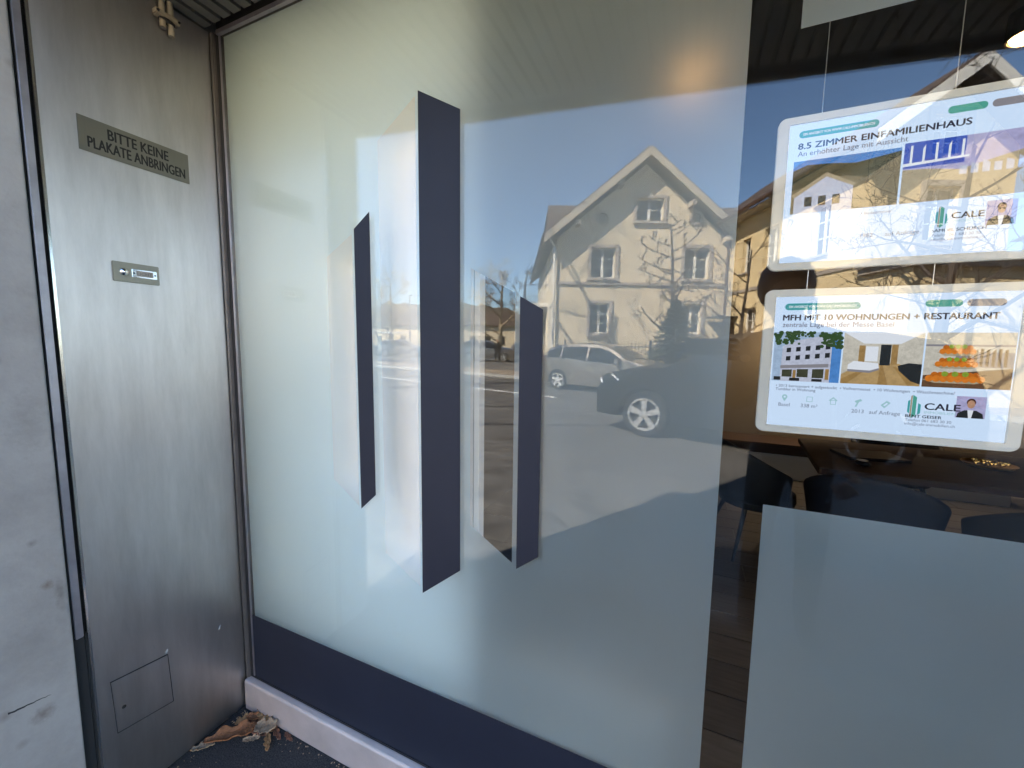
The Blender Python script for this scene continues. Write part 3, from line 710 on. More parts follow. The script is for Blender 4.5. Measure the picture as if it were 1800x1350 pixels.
    # lamps, mirrors, handles, trim
    for sgn in (-1, 1):
        xf = Lh-0.12; zf = spec['lampz']
        h = MB()
        pts = [(Lh-0.50, zf+0.03), (Lh-0.10, zf-0.05), (Lh-0.06, zf+0.03), (Lh-0.36, zf+0.13)]
        h.v += [(x, sgn*(yw(x, z)+0.008), z) for x, z in pts]+[(x, sgn*(yw(x, z)-0.06), z) for x, z in pts]
        h.f += [(0, 1, 2, 3), (7, 6, 5, 4), (0, 4, 5, 1), (1, 5, 6, 2), (2, 6, 7, 3), (3, 7, 4, 0)]
        h.build('headlight', 'lamp_glass', t)
        r_ = MB(); zr = spec['tailz']
        pts = [(-Lh+0.05, zr-0.18), (-Lh+0.30, zr-0.06), (-Lh+0.34, zr+0.12), (-Lh+0.12, zr+0.16)]
        r_.v += [(x, sgn*(yw(x, z)+0.008), z) for x, z in pts]+[(x, sgn*(yw(x, z)-0.06), z) for x, z in pts]
        r_.f += [(0, 1, 2, 3), (7, 6, 5, 4), (0, 4, 5, 1), (1, 5, 6, 2), (2, 6, 7, 3), (3, 7, 4, 0)]
        r_.build('tail_light', 'tail_red', t)
        mx_ = spec['ws'][1]-0.30 if spec['ws'][1] > spec['ws'][0] else spec['ws'][0]-0.30
        zb_ = interp(belt, mx_)
        mm_ = MB().box(mx_-0.07, mx_+0.08, sgn*W+sgn*0.0-0.0, sgn*(W+0.20), zb_+0.04, zb_+0.20); mm_.box(mx_-0.03, mx_+0.03, sgn*(W-0.16), sgn*(W+0.01), zb_+0.05, zb_+0.09)
        mm_.build('mirror', paint, t, smooth=True, bevel=0.03)
        for hx in spec['handles']:
            hz = interp(belt, hx)-0.10; MB().box(hx-0.1, hx+0.1, sgn*(yw(hx, hz)-0.01), sgn*(yw(hx, hz)+0.028), hz-0.018, hz+0.018).build('door_handle', 'chrome' if spec.get('hc') else paint, t, bevel=0.008)
        # rocker strip and door gaps
        st = MB(); a_, b_ = wc[0]+wr_*1.3, wc[1]-wr_*1.3
        st.hexa([(a_, sgn*(W*0.9), spec['clear']-0.02), (b_, sgn*(W*0.9), spec['clear']-0.02), (b_, sgn*(W*0.985), spec['clear']-0.02), (a_, sgn*(W*0.985), spec['clear']-0.02), (a_, sgn*(W*0.9), spec['clear']+0.09), (b_, sgn*(W*0.9), spec['clear']+0.09), (b_, sgn*(W*0.985+0.012), spec['clear']+0.09), (a_, sgn*(W*0.985+0.012), spec['clear']+0.09)])
        st.build('rocker_panel', spec.get('rocker', paint), t)
        gp = MB()
        for gx in spec['gaps']:
            z0, z1 = spec['clear']+0.1, interp(belt, gx)
            for j in range(8):
                za, zc = z0+(z1-z0)*j/8, z0+(z1-z0)*(j+1)/8
                ya, yc = sgn*(yw(gx, za)+0.0015), sgn*(yw(gx, zc)+0.0015)
                gp.add([(gx-0.006, ya, za), (gx+0.006, ya, za), (gx+0.006, yc, zc), (gx-0.006, yc, zc)], [(0, 1, 2, 3)])
        gp.build('door_gap', 'plastic_black', t)
    MB().box(Lh-0.06, Lh+0.012, -W*0.55, W*0.55, spec['lampz']-0.30, spec['lampz']-0.06).build('grille', 'plastic_black', t, bevel=0.02)
    for sgn in (-1, 1): MB().box(Lh-0.22, Lh-0.005, sgn*W*0.52, sgn*W*0.80, spec['clear']+0.16, spec['clear']+0.26).build('fog_light', 'lamp_glass', t, bevel=0.015)
    MB().box(Lh-0.02, Lh+0.022, -0.26, 0.26, spec['clear']+0.22, spec['clear']+0.33).build('number_plate', 'white_trim', t)
    return t
hatch = dict(len=4.3, w=1.78, clear=0.22, wheels=(-1.30, 1.36), r=0.315, roofz=1.50, lampz=0.72, tailz=0.98, hc=False, rocker='car_silver',
    top=[(-2.15, 0.62), (-2.10, 0.86), (-1.98, 1.06), (-1.72, 1.36), (-1.35, 1.475), (-0.5, 1.52), (0.1, 1.50), (0.42, 1.42), (1.22, 1.02), (1.75, 0.90), (2.06, 0.74), (2.15, 0.56)],
    belt=[(-2.15, 0.60), (-2.05, 0.84), (-1.9, 1.02), (-1.5, 1.04), (0.9, 0.90), (1.22, 0.97), (2.15, 0.5)],
    glass=[(-1.72, -1.22), (-1.16, -0.26), (-0.18, 0.92)], ws=(0.46, 1.16), rw=(-1.98, -1.66), handles=(-1.02, -0.02), gaps=(-1.0, -0.22, 0.92))
suv = dict(len=4.65, w=1.92, clear=0.30, wheels=(-1.42, 1.38), r=0.375, roofz=1.70, lampz=0.88, tailz=1.05, spokes=5, spw=0.20, rim='alloy_dark', tumble=0.13,
    top=[(-2.32, 0.75), (-2.28, 1.05), (-2.15, 1.30), (-1.9, 1.58), (-1.4, 1.68), (-0.3, 1.71), (0.25, 1.66), (1.02, 1.17), (1.7, 1.09), (2.15, 0.99), (2.29, 0.84), (2.32, 0.60)],
    belt=[(-2.32, 0.72), (-2.2, 1.1), (-1.8, 1.16), (0.7, 1.06), (1.02, 1.12), (2.32, 0.55)],
    glass=[(-1.9, -1.2), (-1.12, -0.15), (-0.07, 0.78)], ws=(0.30, 0.96), rw=(-2.2, -1.9), handles=(-0.9, 0.05), gaps=(-1.05, -0.12, 0.86))
hw = hatch['wheels'][0]
aS = R(40)
def place(wheelL, wheelD, wx_, half_w, ang):
    # put a car so that its street-side wheel at local x stands on a point of the street frame
    lx, ly = math.cos(ang), math.sin(ang)
    return S(wheelL - wx_*lx + half_w*ly, wheelD + (wx_*ly) + half_w*lx)
make_car('parked_car', 'silver hatchback parked before the cream house and its fence', 'car_silver', S(1.53+1.30*math.cos(aS)+0.85*math.sin(aS), 13.3-1.30*math.sin(aS)+0.85*math.cos(aS)), ROT+aS, hatch)
a2 = aS+math.pi
make_car('black_suv', 'black SUV passing nose first in the near lane, with large alloy wheels', 'car_black', S(2.17+1.38*math.cos(aS)+0.92*math.sin(aS), 6.45-1.38*math.sin(aS)+0.92*math.cos(aS)), ROT+a2, suv)
FG = 'cars parked far down the street'
fc = make_car('far_car', 'grey SUV parked far down the street before the bushy tree', 'car_grey', S(-2.0, 33.5), ROT+R(6), suv, False, FG)
for L, D, a, lab in ((2.2, 36.5, 10, 'dark car parked just beyond the grey SUV, half behind the right bar'), (-16.2, 43, 4, 'car parked beside the bus shelter on its left'), (-11.3, 41, 2, 'car parked beside the bus shelter on its right')):
    dup(fc, S(L, D), ROT+R(a), lab, FG)

# ------------------------------------------------------------------ people
def skin_body(name, verts, edges, radii, material, parent=None, sub=1):
    me = bpy.data.meshes.new(name); me.from_pydata(verts, edges, []); o = bpy.data.objects.new(name, me); C.objects.link(o)
    sk = o.modifiers.new('s', 'SKIN'); 
    for i, r_ in enumerate(radii):
        d = me.skin_vertices[0].data[i]; d.radius = (r_, r_) if not isinstance(r_, tuple) else r_
    me.skin_vertices[0].data[0].use_root = True
    ss = o.modifiers.new('u', 'SUBSURF'); ss.levels = sub; ss.render_levels = sub
    dg = bpy.context.evaluated_depsgraph_get(); dg.update()
    m2 = bpy.data.meshes.new_from_object(o.evaluated_get(dg)); bpy.data.objects.remove(o)
    for p in m2.polygons: p.use_smooth = True
    return m2
def join_meshes(name, meshes):
    bm = bmesh.new()
    for m in meshes: bm.from_mesh(m)
    out = bpy.data.meshes.new(name); bm.to_mesh(out); bm.free()
    for p in out.polygons: p.use_smooth = True
    return out
# the photographer, standing right of the lens, right hand on the phone
px, py = 0.50, -1.36
ph = thing('person', 'person in dark clothing taking the picture with a phone, mirrored in the glass', 'person', (px, py, 0))
V_ = [(0, 0, 0.98), (0, 0.0, 1.15), (0, 0.0, 1.36), (0, 0.02, 1.50), (-0.05, 0.08, 1.60),               # pelvis..neck 0-4
      (0.20, 0.02, 1.47), (0.31, 0.06, 1.20), (0.25, 0.20, 1.02), (0.20, 0.22, 0.96),                    # right arm, elbow out, hand at the belt
      (-0.20, 0.03, 1.47), (-0.27, 0.15, 1.22), (-0.26, 0.32, 1.38), (-0.258, 0.35, 1.435),              # left arm up to the phone
      (0.10, 0, 0.92), (0.11, 0.03, 0.50), (0.12, -0.02, 0.10), (0.13, 0.12, 0.045),
      (-0.10, 0, 0.92), (-0.12, 0.03, 0.50), (-0.13, -0.02, 0.10), (-0.14, 0.12, 0.045)]
E_ = [(0, 1), (1, 2), (2, 3), (3, 4), (3, 5), (5, 6), (6, 7), (7, 8), (3, 9), (9, 10), (10, 11), (11, 12), (0, 13), (13, 14), (14, 15), (15, 16), (0, 17), (17, 18), (18, 19), (19, 20)]
R_ = [(0.18, 0.14), (0.175, 0.13), (0.20, 0.14), (0.15, 0.11), 0.066, 0.095, 0.075, 0.055, 0.04, 0.095, 0.07, 0.05, 0.036, 0.10, 0.07, 0.05, 0.045, 0.10, 0.07, 0.05, 0.045]
bodym = skin_body('body', V_, E_, R_, 'jacket')
body_o = link('body', bodym, 'jacket', ph)
hd = MB(); hc = Vector((-0.10, 0.16, 1.745))
hd.ico(hc, 0.115, 3, (0.80, 0.95, 1.08)); hd.ico(hc+Vector((0, 0.045, -0.07)), 0.07, 2, (0.85, 0.8, 0.75))
hd.tube([hc+Vector((0, -0.03, -0.06)), Vector((-0.04, 0.07, 1.57))], [0.06, 0.062], 12)
hd.add([hc+Vector((-0.018, 0.10, -0.02)), hc+Vector((0.018, 0.10, -0.02)), hc+Vector((0, 0.135, -0.025)), hc+Vector((0, 0.105, 0.03))], [(0, 1, 2), (0, 2, 3), (1, 3, 2)])
for s in (-1, 1): hd.ico(hc+Vector((s*0.095, 0.0, -0.01)), 0.03, 1, (0.4, 0.8, 1.1))
head = hd.build('head', 'skin', ph, smooth=True)
for s in (-1, 1): MB().ico(hc+Vector((s*0.035, 0.093, 0.005)), 0.013, 2).build('eye', 'screen_off', head)
MB().box(hc.x-0.025, hc.x+0.025, hc.y+0.088, hc.y+0.1, hc.z-0.075, hc.z-0.066).build('mouth', 'tail_red', head, bevel=0.003)
MB().ico(hc+Vector((0, -0.025, 0.035)), 0.13, 3, (0.86, 0.95, 1.0), 0.05, 2).build('hair', 'hair', ph, smooth=True)
# the hand round the far end of the phone: palm, four curled fingers, thumb
def hand(wrist, fingers, thumb, palm):
    ms = [skin_body('hand', [wrist, palm], [(0, 1)], [(0.028, 0.018), (0.042, 0.016)], 'skin')]
    for f in fingers+[thumb]:
        ms.append(skin_body('hand', f, [(i, i+1) for i in range(len(f)-1)], [0.011]+[0.0095]*(len(f)-2)+[0.0075], 'skin'))
    return join_meshes('hand', ms)
hx, hy, hz = -0.345, 0.382, 1.50       # far end of the phone in local coordinates
fing = [[(hx+0.055, hy-0.012, hz-0.055+k*0.024), (hx+0.035, hy+0.016, hz-0.05+k*0.026), (hx+0.0-0.004*k, hy+0.021, hz-0.044+k*0.025), (hx-0.03+0.004*abs(k-1), hy+0.012, hz-0.042+k*0.024)] for k in range(4)]
link('hand', hand((-0.258, 0.352, 1.432), fing, [(hx+0.05, hy-0.03, hz-0.045), (hx+0.02, hy-0.035, hz-0.01), (hx-0.02, hy-0.026, hz+0.01)], (hx+0.07, hy-0.02, hz-0.03)), 'skin', ph)
lf = [[(0.165+k*0.012, 0.245, 0.93-k*0.012), (0.125+k*0.010, 0.262, 0.915-k*0.014), (0.10+k*0.008, 0.25, 0.90-k*0.015)] for k in range(4)]
link('hand', hand((0.20, 0.222, 0.962), lf, [(0.185, 0.25, 0.965), (0.155, 0.268, 0.97), (0.13, 0.27, 0.96)], (0.178, 0.235, 0.925)), 'skin', ph)
# phone
phn = thing('phone', 'dark phone held up in landscape by the person, mirrored in the glass', 'phone', (0.066, -0.982, 1.497))
MB().box(-0.074, 0.074, -0.004, 0.004, -0.036, 0.036).build('case', 'plastic_black', phn, smooth=True, bevel=0.006, seg=3)
cb = MB().box(-0.071, -0.040, 0.0045, 0.006, 0.002, 0.033).build('camera_bump', 'laptop', phn)
for dx, dz in ((-0.055, 0.010), (-0.048, 0.026)): MB().lathe([(0.0062, 0.0061), (0.0062, 0.0078), (0.004, 0.0082)], 16, 'y', (dx, 0, dz)).build('lens', 'window_dark', cb)
# pedestrian far down the street
fp = thing('person', 'pedestrian in dark clothes crossing before the grey SUV far down the street', 'person', S(-1.15, 30.5), ROT)
link('body', skin_body('body', [(0, 0, 0.95), (0, 0, 1.2), (0, 0, 1.45), (0, 0, 1.55), (0.2, 0, 1.42), (0.25, 0.05, 1.12), (0.23, 0.15, 0.9), (-0.2, 0, 1.42), (-0.25, -0.05, 1.12), (-0.22, 0.0, 0.9), (0.1, 0.0, 0.9), (0.14, 0.12, 0.48), (0.15, 0.08, 0.08), (-0.1, 0, 0.9), (-0.14, -0.1, 0.48), (-0.16, -0.25, 0.1)],
    [(0, 1), (1, 2), (2, 3), (2, 4), (4, 5), (5, 6), (2, 7), (7, 8), (8, 9), (0, 10), (10, 11), (11, 12), (0, 13), (13, 14), (14, 15)],
    [0.15, 0.15, 0.16, 0.06, 0.08, 0.055, 0.04, 0.08, 0.055, 0.04, 0.09, 0.065, 0.05, 0.09, 0.065, 0.05], 'jacket'), 'jacket', fp)
MB().ico((0, 0.02, 1.68), 0.115, 2, (0.85, 0.95, 1.1)).build('head', 'skin', fp, smooth=True); MB().ico((0, -0.01, 1.71), 0.12, 2, (0.88, 0.95, 1.0)).build('hair', 'hair', fp, smooth=True)

# ------------------------------------------------------------------ the shop: shell
ZC = 2.556                                 # soffit and top of the glass
XP = -1.58                                 # face of the side wall
XR, YB = 4.2, 4.75
struct(MB().box(XP-0.13, XR+0.3, -0.02, YB+0.3, ZC+0.12, ZC+0.34).build('shop_roof', 'slat'))
ub = thing('upper_storey', 'plain grey upper storey of the shop building above the canopy', 'building', (0, 0, 0))
MB().box(-1.62, 16.0, -0.55, 9.0, ZC+0.37, 7.6).build('wall', 'grey_wall', ub)
MB().box(-1.7, 16.1, -0.63, 9.1, 7.602, 7.8).build('parapet', 'slat', ub)
struct(MB().box(XP, XR, 0.012, YB, ZC+0.02, ZC+0.08).build('ceiling', 'ceiling_dark'))
struct(MB().box(XP-0.12, XP-0.03, -0.66, YB+0.3, -0.02, ZC+0.118).build('pillar_core', 'grey_wall'))
pw_ = struct(MB().box(XP-0.01, -0.590, 0.100, 0.130, 0.0, ZC+0.015).build('partition_wall', 'wall_white'))
MB().box(-0.586, -0.568, 0.098, 0.132, 0.0, ZC+0.015).build('corner_trim', 'wall_white', pw_)
MB().box(-0.5905, -0.5855, 0.104, 0.126, 0.0, ZC+0.012).build('joint', 'joint_dark', pw_)
struct(MB().box(XP-0.028, XP-0.012, 0.03, YB, 0.0, ZC+0.05).build('wall_left', 'wall_taupe'))
struct(MB().box(XP, XR, YB, YB+0.25, 0.0, ZC+0.05).build('wall_back', 'wall_taupe'))
struct(MB().box(XR, XR+0.25, 0.012, YB+0.25, 0.0, ZC+0.05).build('wall_right', 'wall_dark'))
struct(MB().box(2.10, XR+0.25, -0.12, 0.011, 0.0, ZC+0.118).build('wall_front', 'grey_wall'))
fl = struct(MB().box(XP, XR, 0.03, YB, -0.02, 0.012).build('floor', 'grout'))
pm = [MB().box(-0.598, 0.598, -0.0965, 0.0965, 0, 0.006).mesh('plank') for _ in range(4)]
for i, m_ in enumerate(pm): m_.materials.append(M['plank_%d' % i])
rp_ = random.Random(2)
tz = R(0)
for j in range(int((YB-0.1)/0.2)):
    y_ = 0.14+j*0.2; off = (j % 3)*0.4
    for i in range(6):
        x_ = XP+0.2+off+i*1.202
        if x_ > XR-0.6 or x_ < XP+0.6: continue
        link('plank', pm[rp_.randrange(4)], None, fl, (x_, y_, 0.0122))

# slatted soffit under the canopy; its free edge runs askew to the glass
def ye(x): return -(0.87+0.15*x)
cp = struct(MB().hexa([(XP-0.12, ye(XP)-0.06, ZC+0.045), (XR, ye(XR)-0.06, ZC+0.045), (XR, -0.02, ZC+0.045), (XP-0.12, -0.02, ZC+0.045), (XP-0.12, ye(XP)-0.06, ZC+0.355), (XR, ye(XR)-0.06, ZC+0.355), (XR, -0.021, ZC+0.355), (XP-0.12, -0.021, ZC+0.355)]).build('soffit', 'void_dark'))
ns_ = int((XR-XP)/0.052)
for i in range(ns_):
    x_ = XP+0.006+i*0.052; yf = ye(x_)
    MB().box(x_, x_+0.036, yf, -0.03, ZC+0.006, ZC+0.040).build('slat', 'slat', cp)
fsc = MB().hexa([(XP-0.12, ye(XP-0.12)-0.10, ZC+0.0), (XR, ye(XR)-0.10, ZC+0.0), (XR, ye(XR)-0.065, ZC+0.0), (XP-0.12, ye(XP-0.12)-0.065, ZC+0.0), (XP-0.12, ye(XP-0.12)-0.10, ZC+0.36), (XR, ye(XR)-0.10, ZC+0.36), (XR, ye(XR)-0.065, ZC+0.36), (XP-0.12, ye(XP-0.12)-0.065, ZC+0.36)])
fsc.build('fascia', 'profile_brown', cp)

# ------------------------------------------------------------------ side wall: steel panel, profile, grey wall
YS = -0.445                                # outer edge of the steel
sp_ = thing('steel_panel', 'brushed stainless steel cladding panel on the left, with scuffs near the ground', 'panel', (XP, 0, 0))
MB().box(-0.027, 0.0, YS, -0.0165, 0.012, ZC+0.003).build('sheet', 'steel', sp_)
MB().box(-0.027, 0.0015, YS-0.0065, YS-0.0005, 0.012, ZC+0.003).build('folded_edge', 'edge_polished', sp_)
ht = MB().plate([(-0.405, 0.262), (-0.262, 0.242), (-0.268, 0.418), (-0.412, 0.436)], [], 0.0006, 0.0030)
ht.v = [(p[1], p[0], p[2]) for p in ht.v]; ho = ht.build('access_hatch', 'steel', sp_)
for a, b in (((-0.414, 0.4385), (-0.266, 0.4205)), ((-0.2655, 0.4195), (-0.2595, 0.2405)), ((-0.4075, 0.2595), (-0.4135, 0.4375)), ((-0.4065, 0.2600), (-0.2600, 0.2398))):
    d = Vector((b[0]-a[0], b[1]-a[1])).normalized(); nn = Vector((-d.y, d.x))*(0.0008 if a[1] > 0.43 else 0.0004)
    gp = MB().hexa([(0.0004, a[0]-nn.x, a[1]-nn.y), (0.0004, b[0]-nn.x, b[1]-nn.y), (0.0004, b[0]+nn.x, b[1]+nn.y), (0.0004, a[0]+nn.x, a[1]+nn.y), (0.0036, a[0]-nn.x, a[1]-nn.y), (0.0036, b[0]-nn.x, b[1]-nn.y), (0.0036, b[0]+nn.x, b[1]+nn.y), (0.0036, a[0]+nn.x, a[1]+nn.y)]); gp.build('gap', 'hatch_gap', ho)
MB().lathe([(0.0055, 0.0032), (0.0055, 0.0042)], 14, 'x', (0, -0.388, 0.335)).build('keyhole', 'joint_dark', ho)
sf = MB(); rs = random.Random(8)
for k in range(26):
    y_, z_ = rs.uniform(-0.36, -0.04), rs.choice([rs.uniform(0.1, 0.5), rs.uniform(0.1, 0.35), rs.uniform(1.4, 1.75)]); ln = rs.uniform(0.004, 0.02); tl_ = rs.uniform(-0.5, 0.5); q = rs.uniform(0.0005, 0.0012)
    sf.add([(0.0007, y_, z_), (0.0007, y_+q, z_), (0.0007, y_+q+tl_*ln, z_+ln), (0.0007, y_+tl_*ln, z_+ln)], [(0, 1, 2, 3)])
for y_, z_, ln in ((-0.272, 0.428, 0.012), (-0.105, 0.40, 0.012)): sf.add([(0.0008, y_, z_), (0.0008, y_+0.004, z_-0.002), (0.0008, y_+0.012, z_+ln), (0.0008, y_+0.006, z_+ln*1.05)], [(0, 1, 2, 3)])
tag(sf.build('scuff_mark', 'scuff', sp_), kind='stuff')
ed = thing('edge_profile', 'narrow lilac grey aluminium profile beside the outer steel edge', 'profile', (XP, 0, 0))
MB().box(-0.020, -0.006, YS-0.029, YS-0.012, 0.62, ZC+0.003).build('bar', 'profile_aluminium', ed, bevel=0.002)
MB().box(-0.029, -0.021, YS-0.036, YS-0.0072, 0.0, ZC+0.003).build('joint', 'joint_dark', ed)
gw = thing('grey_wall', 'stained pale grey wall face at the left edge, with a dark crack low down', 'wall', (XP, 0, 0))
MB().box(-0.029, 0.002, -0.655, YS-0.037, 0.0, ZC+0.003).build('slab', 'grey_wall', gw, bevel=0.003)
ck = MB(); rk = random.Random(6); cp_ = [(-0.612+0.077*i/14, 0.5155-0.0105*i/14+rk.uniform(-0.0012, 0.0012), 0.0028*(1-i/14)**0.8*rk.uniform(0.5, 1.1)+0.0004) for i in range(15)]
for p0, p1 in zip(cp_, cp_[1:]): ck.add([(0.0024, p0[0], p0[1]-p0[2]), (0.0024, p1[0], p1[1]-p1[2]), (0.0024, p1[0], p1[1]+p1[2]), (0.0024, p0[0], p0[1]+p0[2])], [(0, 1, 2, 3)])
ck.build('crack', 'joint_dark', gw)
# sign BITTE KEINE PLAKATE ANBRINGEN
k_ = 1.58/1.62
def side_yz(y, z): return (-CAM_D+(y+CAM_D)*k_, CAM_H+(z-CAM_H)*k_)
sg = thing('notice_plate', 'metal notice plate reading BITTE KEINE PLAKATE ANBRINGEN on the steel panel', 'sign', (XP, 0, 0))
y0, z0 = side_yz(-0.360, 2.036); y1, z1 = side_yz(-0.083, 2.132)
MB().box(0.0006, 0.0026, y0, y1, z0, z1).build('plate', 'steel_plate', sg, bevel=0.0006)
for body, zc, wt in (('BITTE KEINE', z1-0.0425, 0.148), ('PLAKATE ANBRINGEN', z1-0.0800, 0.238)):
    me = text_mesh('lettering', body, 0.0420, bold=0.0009, align='CENTER', width=wt)
    o = link('lettering', me, 'sign_ink', sg); o.matrix_local = Matrix(((0, 0, 1, 0.0030), (1, 0, 0, (y0+y1)/2+0.003), (0, 1, 0, zc), (0, 0, 0, 1)))
# light switch plate
lsw = thing('light_switch', 'small metal plate with a push button and a worn LICHT label on the steel panel', 'switch', (XP, 0, 0))
y0, z0 = side_yz(-0.310, 1.674); y1, z1 = side_yz(-0.192, 1.735)
MB().box(0.0006, 0.0045, y0, y1, z0, z1).build('plate', 'steel_plate', lsw, bevel=0.0015)
MB().lathe([(0.0105, 0.0047), (0.0105, 0.009), (0.007, 0.013), (0.002, 0.0145)], 18, 'x', (0, y0+0.026, (z0+z1)/2)).build('button', 'chrome', lsw, smooth=True)
MB().box(0.0047, 0.0075, y0+0.044, y1-0.008, (z0+z1)/2-0.012, (z0+z1)/2+0.012).build('label_holder', 'chrome', lsw, bevel=0.001)
lb = MB().box(0.0077, 0.0082, y0+0.055, y1-0.018, (z0+z1)/2-0.0085, (z0+z1)/2+0.0085).build('label_strip', 'curtain_inside', lsw)
me = text_mesh('lettering', 'LICHT', 0.014, align='CENTER'); o = link('lettering', me, 'profile_brown', lb); o.matrix_local = Matrix(((0, 0, 1, 0.0085), (1, 0, 0, (y0+y1)/2+0.018), (0, 1, 0, (z0+z1)/2-0.005), (0, 0, 0, 1)))
for y_ in (y0+0.049, y1-0.013): MB().lathe([(0.0025, 0.0077), (0.0018, 0.0088)], 10, 'x', (0, y_, (z0+z1)/2)).build('screw', 'joint_dark', lsw)
# twin conduit stub below the soffit
cd = thing('conduit', 'pair of short pale conduit pipes with a clamp under the slatted soffit', 'pipe', (XP, 0, 0))
for y_, zl_ in ((-0.158, 2.475), (-0.136, 2.462)): MB().tube([(0.014, y_, zl_), (0.014, y_, ZC+0.02)], 0.0085, 12).build('pipe', 'pipe', cd, smooth=True)
MB().box(0.001, 0.027, -0.180, -0.114, 2.502, 2.520).build('clamp', 'pipe', cd, bevel=0.003)
MB().tube([(0.014, -0.1475, 2.496), (0.0145, -0.147, 2.500)], 0.021, 12).build('strap', 'joint_dark', cd)
for y_ in (-0.175, -0.119): MB().lathe([(0.004, 0.0272), (0.003, 0.031)], 8, 'x', (0, y_, 2.511)).build('screw', 'joint_dark', cd)

# ------------------------------------------------------------------ shop window
XG0, XG1 = XP+0.034, 2.06
sw_ = thing('shop_window', 'large shop window with frosted film and a logo of three dark bars', 'window', (0, 0, 0))
MB().box(XG0-0.006, XG1, 0.0, 0.010, 0.118, ZC+0.002).build('glass_pane', 'shop_glass', sw_)
FX = 0.082
cutA = [(-1.083, 1.770), (-0.975, 1.832), (-0.971, 0.955), (-1.083, 1.030)]
cutB = [(-0.866, 2.088), (-0.730, 2.182), (-0.727, 0.736), (-0.863, 0.816)]
cutC = [(-0.550, 1.703), (-0.417, 1.632), (-0.416, 0.891), (-0.550, 0.975)]
MB().sheet(rect(XG0+0.004, FX, 0.365, ZC-0.004), [cutA, cutB, cutC], 0.0118).build('frosted_film', 'frosted_vinyl', sw_)
MB().sheet(rect(0.168, XG1-0.02, 0.122, 1.165), [], 0.0118).build('frosted_film', 'frosted_vinyl', sw_)
MB().sheet(rect(0.167, XG1-0.02, 2.105, ZC-0.004), [], 0.0118).build('frosted_film', 'frosted_vinyl', sw_)
for q in ([(-0.953, 1.842), (-0.891, 1.886), (-0.888, 1.011), (-0.950, 0.954)], [(-0.711, 2.185), (-0.577, 2.109), (-0.575, 0.834), (-0.709, 0.727)], [(-0.398, 1.621), (-0.335, 1.586), (-0.334, 0.933), (-0.397, 0.884)]):
    MB().plate(q, [], -0.0012, -0.0006).build('logo_bar', 'navy_vinyl', sw_)
MB().plate(rect(XG0+0.001, FX, 0.131, 0.405), [], -0.0012, -0.0006).build('navy_band', 'navy_vinyl', sw_)
si = MB().prism([(-0.028, 0.006), (-0.004, 0.006), (-0.004, 0.133), (-0.010, 0.133), (-0.024, 0.130), (-0.028, 0.124)], XP+0.012, XG1, 'x')
sil = si.build('sill', 'sill_metal', sw_, bevel=0.0015)
MB().box(XG0, XG1, -0.0038, -0.0015, 0.118, 0.139).build('gasket', 'gasket', sil)
MB().box(XP+0.003, XG0-0.014, -0.015, 0.03, 0.13, ZC+0.002).build('corner_profile', 'profile_brown', sw_, bevel=0.003)
MB().box(XG0-0.0135, XG0+0.0005, -0.006, -0.0005, 0.135, ZC).build('gasket', 'gasket', sw_)
MB().box(XG0-0.0005+0.0012, XG0+0.008, -0.0042, -0.0005, 0.14, ZC).build('edge_trim', 'profile_aluminium', sw_)
MB().box(XG0, XG1, -0.012, -0.001, ZC-0.010, ZC+0.004).build('head_profile', 'profile_aluminium', sw_)
MB().box(XG1-0.02, 2.099, -0.05, 0.03, 0.0, ZC+0.003).build('mullion', 'profile_brown', sw_)

# ------------------------------------------------------------------ inside the shop
# spot lamps; the two unseen rear ones are added to brighten the back wall
for x_, y_, lab in ((-0.03, 0.76, 'lit warm ceiling spot glowing orange through the frosted film'), (0.885, 0.82, 'lit warm ceiling spot at the upper right, seen through clear glass'), (1.05, 4.3, 'added ceiling spot over the sideboard brightening the back wall, hidden by the upper panel'), (2.5, 4.3, 'added unseen ceiling spot brightening the back wall at the far right end of the room')):
    t = thing('ceiling_spot', lab, 'lamp', (x_, y_, ZC), 0, 'ceiling spots in the shop')
    MB().lathe([(0.012, 0.021), (0.012, -0.05), (0.05, -0.055), (0.052, -0.128), (0.047, -0.128), (0.047, -0.120)], 20).build('housing', 'lamp_can', t)
    MB().lathe([(0.020, -0.139), (0.040, -0.131), (0.045, -0.119)], 20).build('diffuser', 'lamp_glow', t)
    ld = bpy.data.lights.new('spot_light', 'SPOT'); ld.energy = 11.0 if y_ > 2 else 3.2; ld.color = (1.0, 0.72, 0.45); ld.spot_size = R(95) if y_ > 2 else R(60); ld.spot_blend = 0.8; ld.shadow_soft_size = 0.045
    lo = bpy.data.objects.new('spot_light', ld); C.objects.link(lo); lo.parent = t; lo.location = (0, 0, -0.16)
# low radiator behind the window, blurred by the film
rd_ = thing('radiator', 'low white radiator blurred behind the frosted film above the dark band', 'radiator', (0.0, 0, 0))
for i in range(9): MB().box(-0.53+i*0.06, -0.48+i*0.06, 0.19, 0.25, 0.10, 0.44).build('fin', 'radiator', rd_, bevel=0.006)
MB().box(-0.54, 0.02, 0.18, 0.26, 0.442, 0.47).build('top_grille', 'radiator', rd_, bevel=0.004)
for x_ in (-0.50, -0.05): MB().box(x_, x_+0.04, 0.205, 0.235, 0.0184, 0.099).build('foot', 'radiator', rd_)

